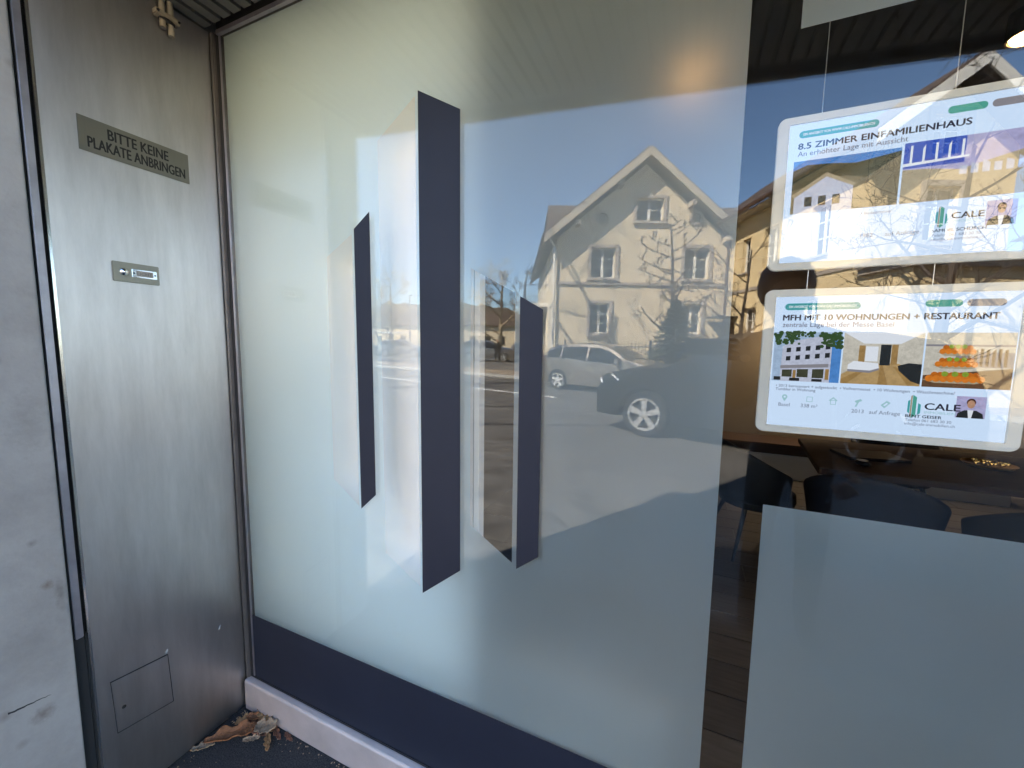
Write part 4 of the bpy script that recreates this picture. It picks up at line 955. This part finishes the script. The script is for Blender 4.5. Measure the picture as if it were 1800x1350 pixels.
def chair(label, loc, rz, m1, m2):
    # upholstered shell chair, facing local +y
    t = thing('shell_chair', label, 'chair', loc, rz, 'upholstered chairs round the table')
    s = MB(); nu, nv = 22, 10
    # curved shell: back and arms in one sweep
    for i in range(nu+1):
        a = R(-118+236*i/nu)
        bx, by = math.sin(a), -math.cos(a)
        h = 0.44*(0.42+0.58*max(0, math.cos(a*0.62))**1.6)
        for j in range(nv+1):
            v = j/nv; k = 0.235+0.045*v
            s.v.append((bx*k*1.03, by*k*0.98-0.03*v, 0.42+h*v))
    for i in range(nu):
        for j in range(nv): q = i*(nv+1)+j; s.f.append((q, q+1, q+nv+2, q+nv+1))
    o = s.build('backrest', m1, t, smooth=True); md = o.modifiers.new('t', 'SOLIDIFY'); md.thickness = 0.035; md.offset = 0; 
    b2 = o.modifiers.new('u', 'SUBSURF'); b2.levels = 1; b2.render_levels = 1
    c = MB().lathe([(0.17, 0.36), (0.235, 0.375), (0.25, 0.42), (0.245, 0.465), (0.20, 0.487), (0.08, 0.492)], 26); c.build('seat', m2, t, smooth=True)
    for sx in (-1, 1):
        for sy in (-1, 1): MB().tube([(sx*0.14, sy*0.13, 0.38), (sx*0.235, sy*0.235, 0.0184)], [0.018, 0.010], 10).build('leg', 'leg_black', t)
    return t
chair('black shell chair with splayed legs, left of the table', (0.52, 2.36, 0), R(-72), 'velvet_black', 'velvet_black')
chair('dark navy shell chair tucked in at the table corner', (0.98, 1.80, 0), R(-20), 'velvet_navy', 'velvet_navy')
chair('black shell chair at the near side of the table, partly behind the lower film', (1.62, 1.72, 0), R(8), 'velvet_black', 'velvet_black')
chair('black shell chair on the far side of the table', (1.7, 3.45, 0), R(176), 'velvet_black', 'velvet_black')
tb = thing('meeting_table', 'dark brown wooden meeting table with brass legs inside the shop', 'table', (0, 0, 0))
MB().hexa([(0.80, 2.05, 0.71), (2.75, 2.05, 0.71), (2.75, 3.02, 0.71), (0.90, 3.02, 0.71), (0.80, 2.05, 0.75), (2.75, 2.05, 0.75), (2.75, 3.02, 0.75), (0.90, 3.02, 0.75)]).build('tabletop', 'table_wood', tb, bevel=0.004)
for x_, y_ in ((1.12, 2.2), (1.16, 2.85), (2.5, 2.2), (2.5, 2.85)): MB().box(x_-0.022, x_+0.022, y_-0.022, y_+0.022, 0.0184, 0.709).build('leg', 'brass', tb)
lp = thing('laptop', 'closed dark laptop on the meeting table', 'laptop', (1.20, 2.52, 0.7505), R(12))
MB().box(-0.18, 0.18, -0.12, 0.12, 0.0, 0.012).build('base', 'laptop', lp, bevel=0.003); MB().box(-0.18, 0.18, -0.12, 0.12, 0.0125, 0.019).build('lid', 'laptop', lp, bevel=0.003)
ms_ = thing('mouse', 'small black and white computer mouse on the table before the laptop', 'mouse', (1.08, 2.25, 0.7505), R(30))
MB().ico((0, 0, 0.014), 0.05, 2, (0.62, 1.05, 0.38)).build('shell', 'plastic_black', ms_, smooth=True); MB().lathe([(0.022, 0.030), (0.030, 0.034), (0.022, 0.036)], 18).build('ring', 'white_trim', ms_)
bw = thing('snack_tray', 'shallow golden tray with small snacks on the table', 'tray', (1.82, 2.56, 0.7505))
MB().lathe([(0.07, 0.0), (0.11, 0.012), (0.125, 0.028), (0.119, 0.028), (0.10, 0.014)], 24).build('dish', 'brass', bw, smooth=True)
sn = MB(); r3 = random.Random(4)
for k in range(26): a, q = r3.uniform(0, 6.28), 0.085*math.sqrt(r3.random()); sn.ico((q*math.cos(a), q*math.sin(a), 0.03+r3.uniform(0, 0.012)), 0.013, 1)
tag(sn.build('snack', 'brass', bw), kind='stuff')
sb = thing('sideboard', 'low white sideboard with a brown wooden top along the back wall', 'cabinet', (0, 0, 0))
MB().box(0.15, 2.9, YB-0.46, YB-0.01, 0.0184, 0.30).build('body', 'cabinet_white', sb, bevel=0.004); MB().box(0.12, 2.93, YB-0.49, YB-0.008, 0.302, 0.42).build('top', 'table_wood', sb, bevel=0.004)
for i in range(4): MB().box(0.17+i*0.68, 0.83+i*0.68, YB-0.478, YB-0.4615, 0.04, 0.285).build('drawer', 'cabinet_white', sb, bevel=0.003)

# ------------------------------------------------------------------ illuminated panels hung in the window
def e(name, c, k=1.0):
    if name in M: return name
    m = emis(name, c, SCR*k)
    if name in ('p_paper', 'p_ink', 'p_ink2', 'p_teal', 'p_green', 'p_grey', 'p_tealpale', 'p_white'): return name
    nt = m.node_tree; em = [n for n in nt.nodes if n.type == 'EMISSION'][0]
    tc = N(nt, 'ShaderNodeTexCoord'); nz = N(nt, 'ShaderNodeTexNoise', Scale=110.0, Detail=8.0, Roughness=0.8); nt.links.new(tc.outputs['Object'], nz.inputs['Vector'])
    rp = N(nt, 'ShaderNodeValToRGB'); rp.color_ramp.elements[0].position = 0.3; rp.color_ramp.elements[1].position = 0.72
    rp.color_ramp.elements[0].color = (*[x*0.72 for x in c], 1); rp.color_ramp.elements[1].color = (*[min(1, x*1.22) for x in c], 1)
    nt.links.new(nz.outputs['Fac'], rp.inputs[0]); nt.links.new(rp.outputs[0], em.inputs[0])
    return name
e('p_paper', (0.62, 0.77, 1.0), 1.0); e('p_ink', (0.035, 0.035, 0.06), 0.9); e('p_ink2', (0.16, 0.17, 0.24), 0.9); e('p_teal', (0.07, 0.42, 0.46), 0.8); e('p_green', (0.10, 0.44, 0.36), 0.8); e('p_grey', (0.30, 0.29, 0.33), 0.8)
e('p_tealpale', (0.40, 0.68, 0.74), 0.8); e('p_white', (0.86, 0.9, 1.0), 0.85); e('p_sky', (0.10, 0.30, 0.75), 0.8); e('p_blue', (0.05, 0.12, 0.62), 0.8); e('p_hill', (0.07, 0.075, 0.05), 0.8); e('p_hill2', (0.24, 0.20, 0.13), 0.8)
e('p_house', (0.62, 0.66, 0.85), 0.8); e('p_beige', (0.55, 0.46, 0.32), 0.7); e('p_dark', (0.03, 0.035, 0.04), 0.8); e('p_leaf', (0.05, 0.10, 0.04), 0.8); e('p_floor', (0.42, 0.26, 0.10), 0.8); e('p_floor2', (0.55, 0.37, 0.17), 0.8); e('p_orange', (0.80, 0.24, 0.03), 0.8); e('p_orange2', (0.62, 0.17, 0.02), 0.8); e('p_lime', (0.30, 0.42, 0.05), 0.8)
e('p_skin', (0.58, 0.33, 0.22), 0.8); e('p_hair', (0.05, 0.03, 0.02), 0.8); e('p_cream', (0.74, 0.70, 0.62), 0.75); e('p_brown', (0.16, 0.09, 0.05), 0.8); e('p_lightblue', (0.45, 0.60, 0.85), 0.8); e('p_lav', (0.50, 0.48, 0.78), 0.8)
PW, PH = 0.405, 0.298
class Poster:
    # flat print in millimetre-like units: u 0..420 from the left, v 0..297 from the top; each layer a hair in front of the last
    def __init__(s, parent, x, z, y):
        s.p = parent; s.x = x; s.z = z; s.y = y; s.k = 0
    def P(s, u, v, lay): return (s.x+u/420*PW, s.y-0.00012*lay, s.z-v/297*PH)
    def poly(s, name, pts, m, lay):
        if len(pts) < 3: return
        mb = MB(); mb.add([s.P(u, v, lay) for u, v in pts], [tuple(range(len(pts)))]); return mb.build(name, m, s.p)
    def multi(s, name, polys, m, lay):
        mb = MB()
        for pts in polys: mb.add([s.P(u, v, lay) for u, v in pts], [tuple(range(len(pts)))])
        return mb.build(name, m, s.p)
    def rc(s, name, u0, v0, u1, v1, m, lay): return s.poly(name, [(u0, v0), (u1, v0), (u1, v1), (u0, v1)], m, lay)
    def pill(s, name, u0, v0, u1, v1, m, lay):
        r_ = (v1-v0)/2; cv = (v0+v1)/2
        pts = [(u1-r_+r_*math.sin(a), cv-r_*math.cos(a)) for a in [math.pi*k/8 for k in range(9)]]+[(u0+r_-r_*math.sin(a), cv+r_*math.cos(a)) for a in [math.pi*k/8 for k in range(9)]]
        return s.poly(name, pts, m, lay)
    def txt(s, body, u, v, size, m, lay=6, bold=0.0, xs=1.0, align='LEFT', wu=None):
        me = text_mesh('lettering', body, size/420*PW*1.38, bold=bold/420*PW, align=align, xs=xs, width=wu/420*PW if wu else None)
        o = link('lettering', me, m, s.p); q = s.P(u, v, lay)
        o.matrix_local = Matrix(((1, 0, 0, q[0]), (0, 0, -1, q[1]), (0, 1, 0, q[2]), (0, 0, 0, 1))); return o
def disc(u, v, r_, n=14, sv=1.0): return [(u+r_*math.cos(2*math.pi*k/n), v+r_*sv*math.sin(2*math.pi*k/n)) for k in range(n)]
def rrect(x0, x1, z0, z1, r_, n=6):
    pts = []
    for cx, cz, a0 in ((x1-r_, z0+r_, -90), (x1-r_, z1-r_, 0), (x0+r_, z1-r_, 90), (x0+r_, z0+r_, 180)):
        pts += [(cx+r_*math.cos(R(a0+90*k/n)), cz+r_*math.sin(R(a0+90*k/n))) for k in range(n+1)]
    return pts
YP = 0.14
def panel(label, x, z_top, h, tilt=0.0):
    t = thing('listing_display', label, 'display', (x, YP, z_top), 0, 'backlit listing panels hung in the window')
    FWd = 0.448; mx = (FWd-PW)/2; mz = (h-PH)/2
    ins = rect(mx, FWd-mx, -h+mz, -mz)
    f_ = MB().plate(rrect(0, FWd, -h, 0, 0.016), [ins], 0.0, 0.012).build('frame', 'frame_glow', t, bevel=0.0012)
    MB().box(0.006, FWd-0.006, 0.0125, 0.018, -h+0.006, -0.006).build('back', 'plastic_black', t)
    pp = MB(); pp.box(mx-0.001, FWd-mx+0.001, 0.004, 0.006, -h+mz-0.001, -mz+0.001); po = pp.build('poster', 'p_paper', t)
    for wx_ in (0.08, FWd-0.155): MB().tube([(wx_, 0.008, -0.001), (wx_, 0.008, ZC-z_top+0.02)], 0.0009, 6).build('wire', 'wire', t)
    return t, Poster(po, mx, -mz, 0.0038)
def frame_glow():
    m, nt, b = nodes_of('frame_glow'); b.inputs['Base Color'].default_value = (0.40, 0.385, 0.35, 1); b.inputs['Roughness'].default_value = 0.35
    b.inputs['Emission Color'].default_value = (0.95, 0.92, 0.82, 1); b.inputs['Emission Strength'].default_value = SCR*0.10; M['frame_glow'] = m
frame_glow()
def logo(P, u, v, k=1.0):
    P.multi('emblem', [[(u, v+12*k), (u+4*k, v+9*k), (u+4*k, v+40*k), (u, v+36*k)], [(u+18*k, v+16*k), (u+23*k, v+19*k), (u+23*k, v+38*k), (u+18*k, v+42*k)]], 'p_teal', 6)
    P.multi('emblem', [[(u+8*k, v-2*k), (u+15*k, v+3*k), (u+15*k, v+44*k), (u+8*k, v+50*k)]], 'p_green', 6)
    P.multi('emblem', [[(u+4.6*k, v+1*k), (u+7.4*k, v-1.5*k), (u+7.4*k, v+48*k), (u+4.6*k, v+45*k)]], 'p_beige', 6)
    P.txt('CALE', u+30*k, v+29*k, 15.5*k, 'p_ink', bold=0.55, xs=1.22); P.txt('IMMOBILIEN', u+30*k, v+38*k, 6*k, 'p_tealpale', xs=1.2)
def portrait(P, u0, v0, u1, v1, glasses=False):
    P.rc('portrait', u0, v0, u1, v1, 'p_lav', 3)
    w_, h_ = u1-u0, v1-v0; cx = (u0+u1)/2
    P.poly('jacket', [(u0+2, v1), (u0+4, v1-h_*0.22), (cx-w_*0.2, v1-h_*0.36), (cx+w_*0.2, v1-h_*0.36), (u1-4, v1-h_*0.22), (u1-2, v1)], 'p_dark', 4)
    P.poly('shirt', [(cx-w_*0.10, v1-h_*0.37), (cx+w_*0.10, v1-h_*0.37), (cx+w_*0.05, v1), (cx-w_*0.05, v1)], 'p_white', 5)
    P.poly('hair', disc(cx, v0+h_*0.27, w_*0.155, sv=1.1), 'p_hair', 5); P.poly('face', disc(cx, v0+h_*0.36, w_*0.135, sv=1.35), 'p_skin', 6)
    if glasses: P.multi('glasses', [[(cx-w_*.12, v0+h_*.32), (cx-w_*.02, v0+h_*.32), (cx-w_*.02, v0+h_*.38), (cx-w_*.12, v0+h_*.38)], [(cx+w_*.02, v0+h_*.32), (cx+w_*.12, v0+h_*.32), (cx+w_*.12, v0+h_*.38), (cx+w_*.02, v0+h_*.38)]], 'p_dark', 7)
def header(P):
    P.pill('tab', 20, 15, 163, 30, 'p_teal', 2); P.txt('EIN ANGEBOT VON WWW.CALE-IMMOBILIEN.CH', 28, 25, 5.6, 'p_white', bold=0.2, wu=127)
    P.pill('tab', 272, 14, 331, 28, 'p_green', 2); P.pill('tab', 337, 14, 396, 28, 'p_grey', 2)
# upper panel
t1, P = panel('upper backlit panel advertising 8.5 ZIMMER EINFAMILIENHAUS', 0.162, 2.005, 0.330)
header(P)
P.txt('8.5 ZIMMER EINFAMILIENHAUS', 20, 53, 13.5, 'p_ink', bold=0.65, wu=290); P.txt('An erhöhter Lage mit Aussicht', 20, 68, 11.5, 'p_ink2', bold=0.12, wu=194)
P.rc('photo', 14, 78, 206, 190, 'p_sky', 1)
P.poly('photo_hill', [(14, 98), (40, 88), (80, 90), (130, 96), (206, 84), (206, 190), (14, 190)], 'p_hill', 2)
P.poly('photo_slope', [(14, 140), (60, 128), (110, 118), (150, 128), (206, 90), (206, 190), (14, 190)], 'p_hill2', 3)
P.poly('photo_house', [(20, 150), (78, 116), (128, 140), (128, 190), (20, 190)], 'p_house', 4); P.poly('photo_roof', [(14, 150), (78, 108), (134, 138), (128, 142), (78, 117), (20, 156)], 'p_beige', 5)
P.multi('photo_window', [[(40+i*26, 156), (54+i*26, 156), (54+i*26, 176), (40+i*26, 176)] for i in range(3)], 'p_dark', 5)
P.rc('photo', 210, 72, 406, 190, 'p_lav', 1); P.rc('photo_sky', 210, 72, 306, 122, 'p_blue', 2)
P.multi('photo_railing', [[(220+i*20, 78+(i % 2)*8), (224+i*20, 78), (224+i*20, 112), (220+i*20, 112)] for i in range(5)]+[[(210, 112), (312, 108), (312, 112), (210, 118)]], 'p_white', 3)
P.poly('photo_hill', [(210, 124), (250, 126), (300, 134), (360, 118), (406, 106), (406, 190), (210, 190)], 'p_beige', 3)
P.multi('photo_village', [[(300+i*17, 128-(i % 3)*4), (311+i*17, 128), (311+i*17, 144), (300+i*17, 144)] for i in range(6)], 'p_house', 4)
P.txt('• Badezimmer', 146, 205, 7, 'p_ink2'); P.txt('1982', 160, 252, 9, 'p_ink2', align='CENTER'); P.txt('auf Anfrage', 220, 252, 9, 'p_ink2', align='CENTER')
logo(P, 272, 204, 0.82); P.txt('SAMUEL SCHÜRCH', 268, 252, 6.5, 'p_ink', bold=0.2, xs=1.1); P.txt('Telefon 061 683 30 30', 268, 261, 6, 'p_ink2'); P.txt('info@cale-immobilien.ch', 268, 269, 6, 'p_ink2')
portrait(P, 348, 200, 392, 246, True)
# lower panel
t2, P = panel('lower backlit panel advertising MFH MIT 10 WOHNUNGEN + RESTAURANT', 0.162, 1.632, 0.331)
header(P)
P.txt('MFH MIT 10 WOHNUNGEN + RESTAURANT', 18, 53, 13.5, 'p_ink', bold=0.65, wu=370); P.txt('zentrale Lage bei der Messe Basel', 18, 68, 11.5, 'p_ink2', bold=0.12, wu=206)
P.rc('photo', 4, 80, 136, 192, 'p_lightblue', 1)
P.poly('photo_house', [(20, 192), (22, 112), (52, 98), (118, 84), (118, 192)], 'p_house', 2)
P.poly('photo_neighbour', [(118, 100), (136, 96), (136, 192), (118, 192)], 'p_sky', 2)
P.multi('photo_window', [[(30+i*19, 116-i*2.2+j*19), (39+i*19, 115-i*2.2+j*19), (39+i*19, 125-i*2+j*19), (30+i*19, 126-i*2+j*19)] for i in range(5) for j in range(2)], 'p_dark', 3)
P.multi('photo_shopfront', [[(24, 166), (44, 165), (44, 182), (24, 182)], [(54, 164), (76, 163), (76, 182), (54, 182)], [(84, 163), (106, 162), (106, 183), (84, 183)]], 'p_hill', 3)
P.multi('photo_awning', [[(20, 156), (114, 150), (114, 158), (20, 163)]], 'p_grey', 3)
P.multi('photo_door', [[(46, 166), (52, 166), (52, 184), (46, 184)], [(109, 162), (116, 162), (116, 186), (109, 186)]], 'p_floor', 4)
P.multi('photo_table', [[(8, 182), (22, 182), (22, 190), (8, 190)], [(40, 184), (60, 184), (60, 191), (40, 191)], [(84, 185), (104, 185), (104, 191), (84, 191)]], 'p_dark', 4)
r4 = random.Random(9)
P.multi('photo_foliage', [disc(4+r4.random()*50, 80+r4.random()*26, 2.5+3*r4.random(), 6) for _ in range(60)]+[disc(98+r4.random()*37, 81+r4.random()*32, 2.5+3*r4.random(), 6) for _ in range(60)]+[disc(50+r4.random()*50, 80+r4.random()*10, 2+2*r4.random(), 6) for _ in range(24)], 'p_leaf', 5)
P.rc('photo', 139, 80, 278, 192, 'p_cream', 1)
P.poly('photo_ceiling', [(139, 80), (278, 80), (240, 104), (176, 104)], 'p_white', 2)
P.poly('photo_floor', [(139, 172), (176, 146), (240, 146), (278, 172), (278, 192), (139, 192)], 'p_floor2', 2)
P.multi('photo_board', [[(139, 182), (190, 152), (193, 152), (150, 192), (139, 192)], [(206, 192), (208, 150), (212, 150), (224, 192)], [(258, 192), (230, 152), (234, 152), (276, 186)]], 'p_floor', 3)
P.rc('photo_window', 180, 110, 202, 142, 'p_white', 3); P.rc('photo_curtain', 168, 108, 179, 146, 'p_floor', 3); P.rc('photo_cupboard', 206, 106, 224, 150, 'p_dark', 3); P.rc('photo_curtain', 225, 106, 236, 148, 'p_floor', 3)
P.poly('photo_bed', [(150, 150), (160, 142), (204, 146), (206, 156), (190, 162), (150, 160)], 'p_white', 4); P.poly('photo_bed_shade', [(150, 160), (190, 162), (206, 156), (206, 160), (190, 167), (150, 165)], 'p_grey', 4)
P.poly('photo_sofa', [(238, 150), (256, 144), (278, 146), (278, 188), (262, 182), (240, 160)], 'p_dark', 4)
P.rc('photo', 281, 80, 418, 192, 'p_cream', 1)
P.multi('photo_shelf', [[(281, 104), (418, 104), (418, 108), (281, 108)], [(330, 118), (418, 120), (418, 150), (330, 148)]], 'p_grey', 2)
P.multi('photo_shelf_item', [[(340+i*9, 112+(i % 3)*3), (345+i*9, 112), (345+i*9, 148), (340+i*9, 146)] for i in range(8)], 'p_brown', 3)
P.poly('photo_counter', [(281, 168), (418, 150), (418, 192), (281, 192)], 'p_brown', 3)
for cv, rw, n in ((116, 28, 6), (142, 33, 7), (172, 46, 8)):
    P.multi('photo_orange', [disc(332-rw+2*rw*(i+.5)/n, cv+2, rw/n*1.2, 12) for i in range(n)], 'p_orange', 5)
    P.multi('photo_orange', [disc(332-rw*0.8+1.6*rw*(i+.5)/n, cv-6, rw/n*1.05, 12) for i in range(n)], 'p_orange2', 4)
    P.multi('photo_apple', [disc(332-rw*0.35+0.7*rw*i/2, cv-8, rw/n*0.95, 10) for i in range(3)], 'p_lime', 6)
    P.poly('photo_dish', [(332-rw*1.15, cv+4), (332+rw*1.15, cv+4), (332+rw*0.7, cv+11), (332-rw*0.7, cv+11)], 'p_beige', 4)
P.txt('• 2013 kernsaniert + aufgestockt  • Vollvermietet  • 10 Wohnungen  • Waschmaschine/', 14, 206, 6.6, 'p_ink2', bold=0.08); P.txt('Tumbler in Wohnung', 14, 214, 6.6, 'p_ink2', bold=0.08)
for u, lab in ((34, 'Basel'), (84, '338 m²'), (176, '2013'), (224, 'auf Anfrage')): P.txt(lab, u, 251 if u < 100 else 256, 8.6, 'p_ink2', align='CENTER')
P.multi('icon_pin', [disc(34, 229, 5.5), [(29.5, 232), (38.5, 232), (34, 240)]], 'p_tealpale', 3); P.poly('icon_pin_hole', disc(34, 229, 2.4), 'p_paper', 4)
def ring(u0, v0, u1, v1, t_): return [[(u0, v0), (u1, v0), (u1, v0+t_), (u0, v0+t_)], [(u0, v1-t_), (u1, v1-t_), (u1, v1), (u0, v1)], [(u0, v0+t_), (u0+t_, v0+t_), (u0+t_, v1-t_), (u0, v1-t_)], [(u1-t_, v0+t_), (u1, v0+t_), (u1, v1-t_), (u1-t_, v1-t_)]]
P.multi('icon_area', ring(78, 226, 90, 238, 1.2), 'p_tealpale', 3)
P.multi('icon_house', ring(124, 231, 135, 241, 1.2)+[[(121, 232), (129.5, 224), (138, 232), (136, 233), (129.5, 227), (123, 233)]], 'p_tealpale', 3)
P.multi('icon_hammer', [[(169, 230), (180, 225), (183, 229), (172, 234)], [(175, 231), (178, 230), (173, 243), (170, 242)]], 'p_tealpale', 3)
P.multi('icon_tag', [[(216, 236), (226, 226), (233, 230), (223, 242)]], 'p_tealpale', 3); P.poly('icon_tag_hole', [(220, 236), (226, 230), (229, 232), (223, 238)], 'p_paper', 4)
logo(P, 262, 212, 0.95); P.txt('BENT GEISER', 260, 258, 6.6, 'p_ink', bold=0.25, xs=1.15); P.txt('Telefon 061 683 30 30', 260, 266, 6, 'p_ink2'); P.txt('info@cale-immobilien.ch', 260, 274, 6, 'p_ink2')
portrait(P, 340, 208, 386, 252)

# ------------------------------------------------------------------ dry leaves in the corner
def leaf(name, label, loc, rz, ln, wd_, curl, m, seed, lobes=0.22):
    rnd = random.Random(seed); n, k = 22, 8; mb = MB(); ph = rnd.uniform(0, 6)
    for i in range(n+1):
        u = i/n; env = math.sin(math.pi*min(1.0, 0.03+u*0.95))**0.55
        hl = wd_/2*env*(1+lobes*math.sin(u*19+ph)+0.18*rnd.uniform(-1, 1)); hr = wd_/2*env*(1+lobes*math.sin(u*19+ph+1.3)+0.18*rnd.uniform(-1, 1))
        for j in range(k+1):
            v = -1+2*j/k; hw_ = hl if v < 0 else hr; ang = v*curl*1.5
            y_ = hw_*math.sin(ang)/max(0.2, curl*1.5); z_ = hw_*(1-math.cos(ang))/max(0.2, curl*1.5)
            q = mnoise.noise(Vector((u*5, v*2.2, seed*3.7)))*0.009*min(1, ln/0.08)
            mb.v.append((u*ln-ln/2, y_+0.02*math.sin(u*3+ph)*ln, 0.002+z_+abs(q)*1.2+0.16*curl*ln*(u-0.45)**2*4*0.3))
    for i in range(n):
        for j in range(k): a = i*(k+1)+j; mb.f.append((a, a+1, a+k+2, a+k+1))
    o = mb.build(name, m, None, smooth=True); md = o.modifiers.new('t', 'SOLIDIFY'); md.thickness = 0.0008
    o.location = loc; o.rotation_euler = (rnd.uniform(-0.12, 0.12), rnd.uniform(-0.08, 0.08), rz); return tag(o, label, 'leaf', 'dry leaves swept into the corner')
LV = [((-1.484, -0.118), 47, 0.200, 0.066, 0.75, 0, 'large curled rust brown leaf leaning out of the corner, longest of the pile', 0.004),
      ((-1.435, -0.062), -12, 0.125, 0.070, 0.35, 2, 'dark reddish leaf at the bottom of the pile', 0.002),
      ((-1.395, -0.062), 12, 0.085, 0.062, 0.35, 3, 'broad greyish leaf lying on the reddish one', 0.022),
      ((-1.462, -0.030), -32, 0.085, 0.036, 0.5, 1, 'narrow ochre leaf nearest the steel and sill corner', 0.014),
      ((-1.348, -0.088), -35, 0.075, 0.028, 0.8, 1, 'small curled yellow leaf at the right tip of the pile', 0.004),
      ((-1.415, -0.105), 35, 0.060, 0.026, 0.6, 3, 'tiny tan leaf shred on the street side of the pile', 0.003),
      ((-1.515, -0.062), 62, 0.07, 0.036, 0.6, 1, 'small tan leaf under the stem end of the long leaf', 0.002),
      ((-1.48, -0.044), 30, 0.075, 0.040, 0.6, 0, 'rust leaf scrap wedged against the steel', 0.010),
      ((-1.36, -0.046), -20, 0.085, 0.022, 0.5, 2, 'thin dark leaf scrap along the foot of the sill', 0.002),
      ((-1.30, -0.040), -10, 0.05, 0.016, 0.5, 2, 'short dark leaf scrap against the sill, right of the pile', 0.002),
      ((-1.425, -0.035), 70, 0.050, 0.026, 0.6, 1, 'upright ochre leaf scrap leaning on the sill', 0.02),
      ((-1.448, -0.088), -60, 0.055, 0.030, 0.7, 0, 'rust leaf fragment in the middle of the pile', 0.016),
      ((-1.545, -0.200), 40, 0.075, 0.034, 0.7, 3, 'lone pale curled leaf on the asphalt beside the steel panel', 0.002),
      ((-1.005, -0.052), 20, 0.036, 0.022, 0.6, 1, 'lone tiny brown leaf farther along the sill', 0.002)]
for i, ((x_, y_), rz, ln, wd_, cu, mi, lab, z_) in enumerate(LV):
    leaf('dry_leaf', lab, (x_, y_, 0.005+z_), R(rz), ln, wd_, cu, 'leaf_%d' % mi, 3+i)

gr = MB(); rg = random.Random(17)
for k in range(150):
    t_ = rg.random(); x_ = XP+0.02+(0.9*t_**2.2); y_ = -0.033-abs(rg.gauss(0, 0.012+0.02*(1-t_))); q = rg.uniform(0.0008, 0.0030)
    if k % 4 == 0: x_, y_ = XP+0.012+abs(rg.gauss(0, 0.015)), -0.03-rg.random()*0.38
    gr.ico((x_, y_, 0.004+q*0.5), q, 1, (rg.uniform(0.7, 1.6), rg.uniform(0.7, 1.4), 0.6))
for k in range(60):
    x_, y_ = rg.uniform(XP+0.05, -0.7), rg.uniform(-0.38, -0.05); q = rg.uniform(0.0005, 0.0014); gr.ico((x_, y_, 0.004+q*0.5), q, 1)
tag(gr.build('grit', 'leaf_3'), 'scattered fine grit and leaf crumbs along the foot of the sill', 'grit', kind='stuff')
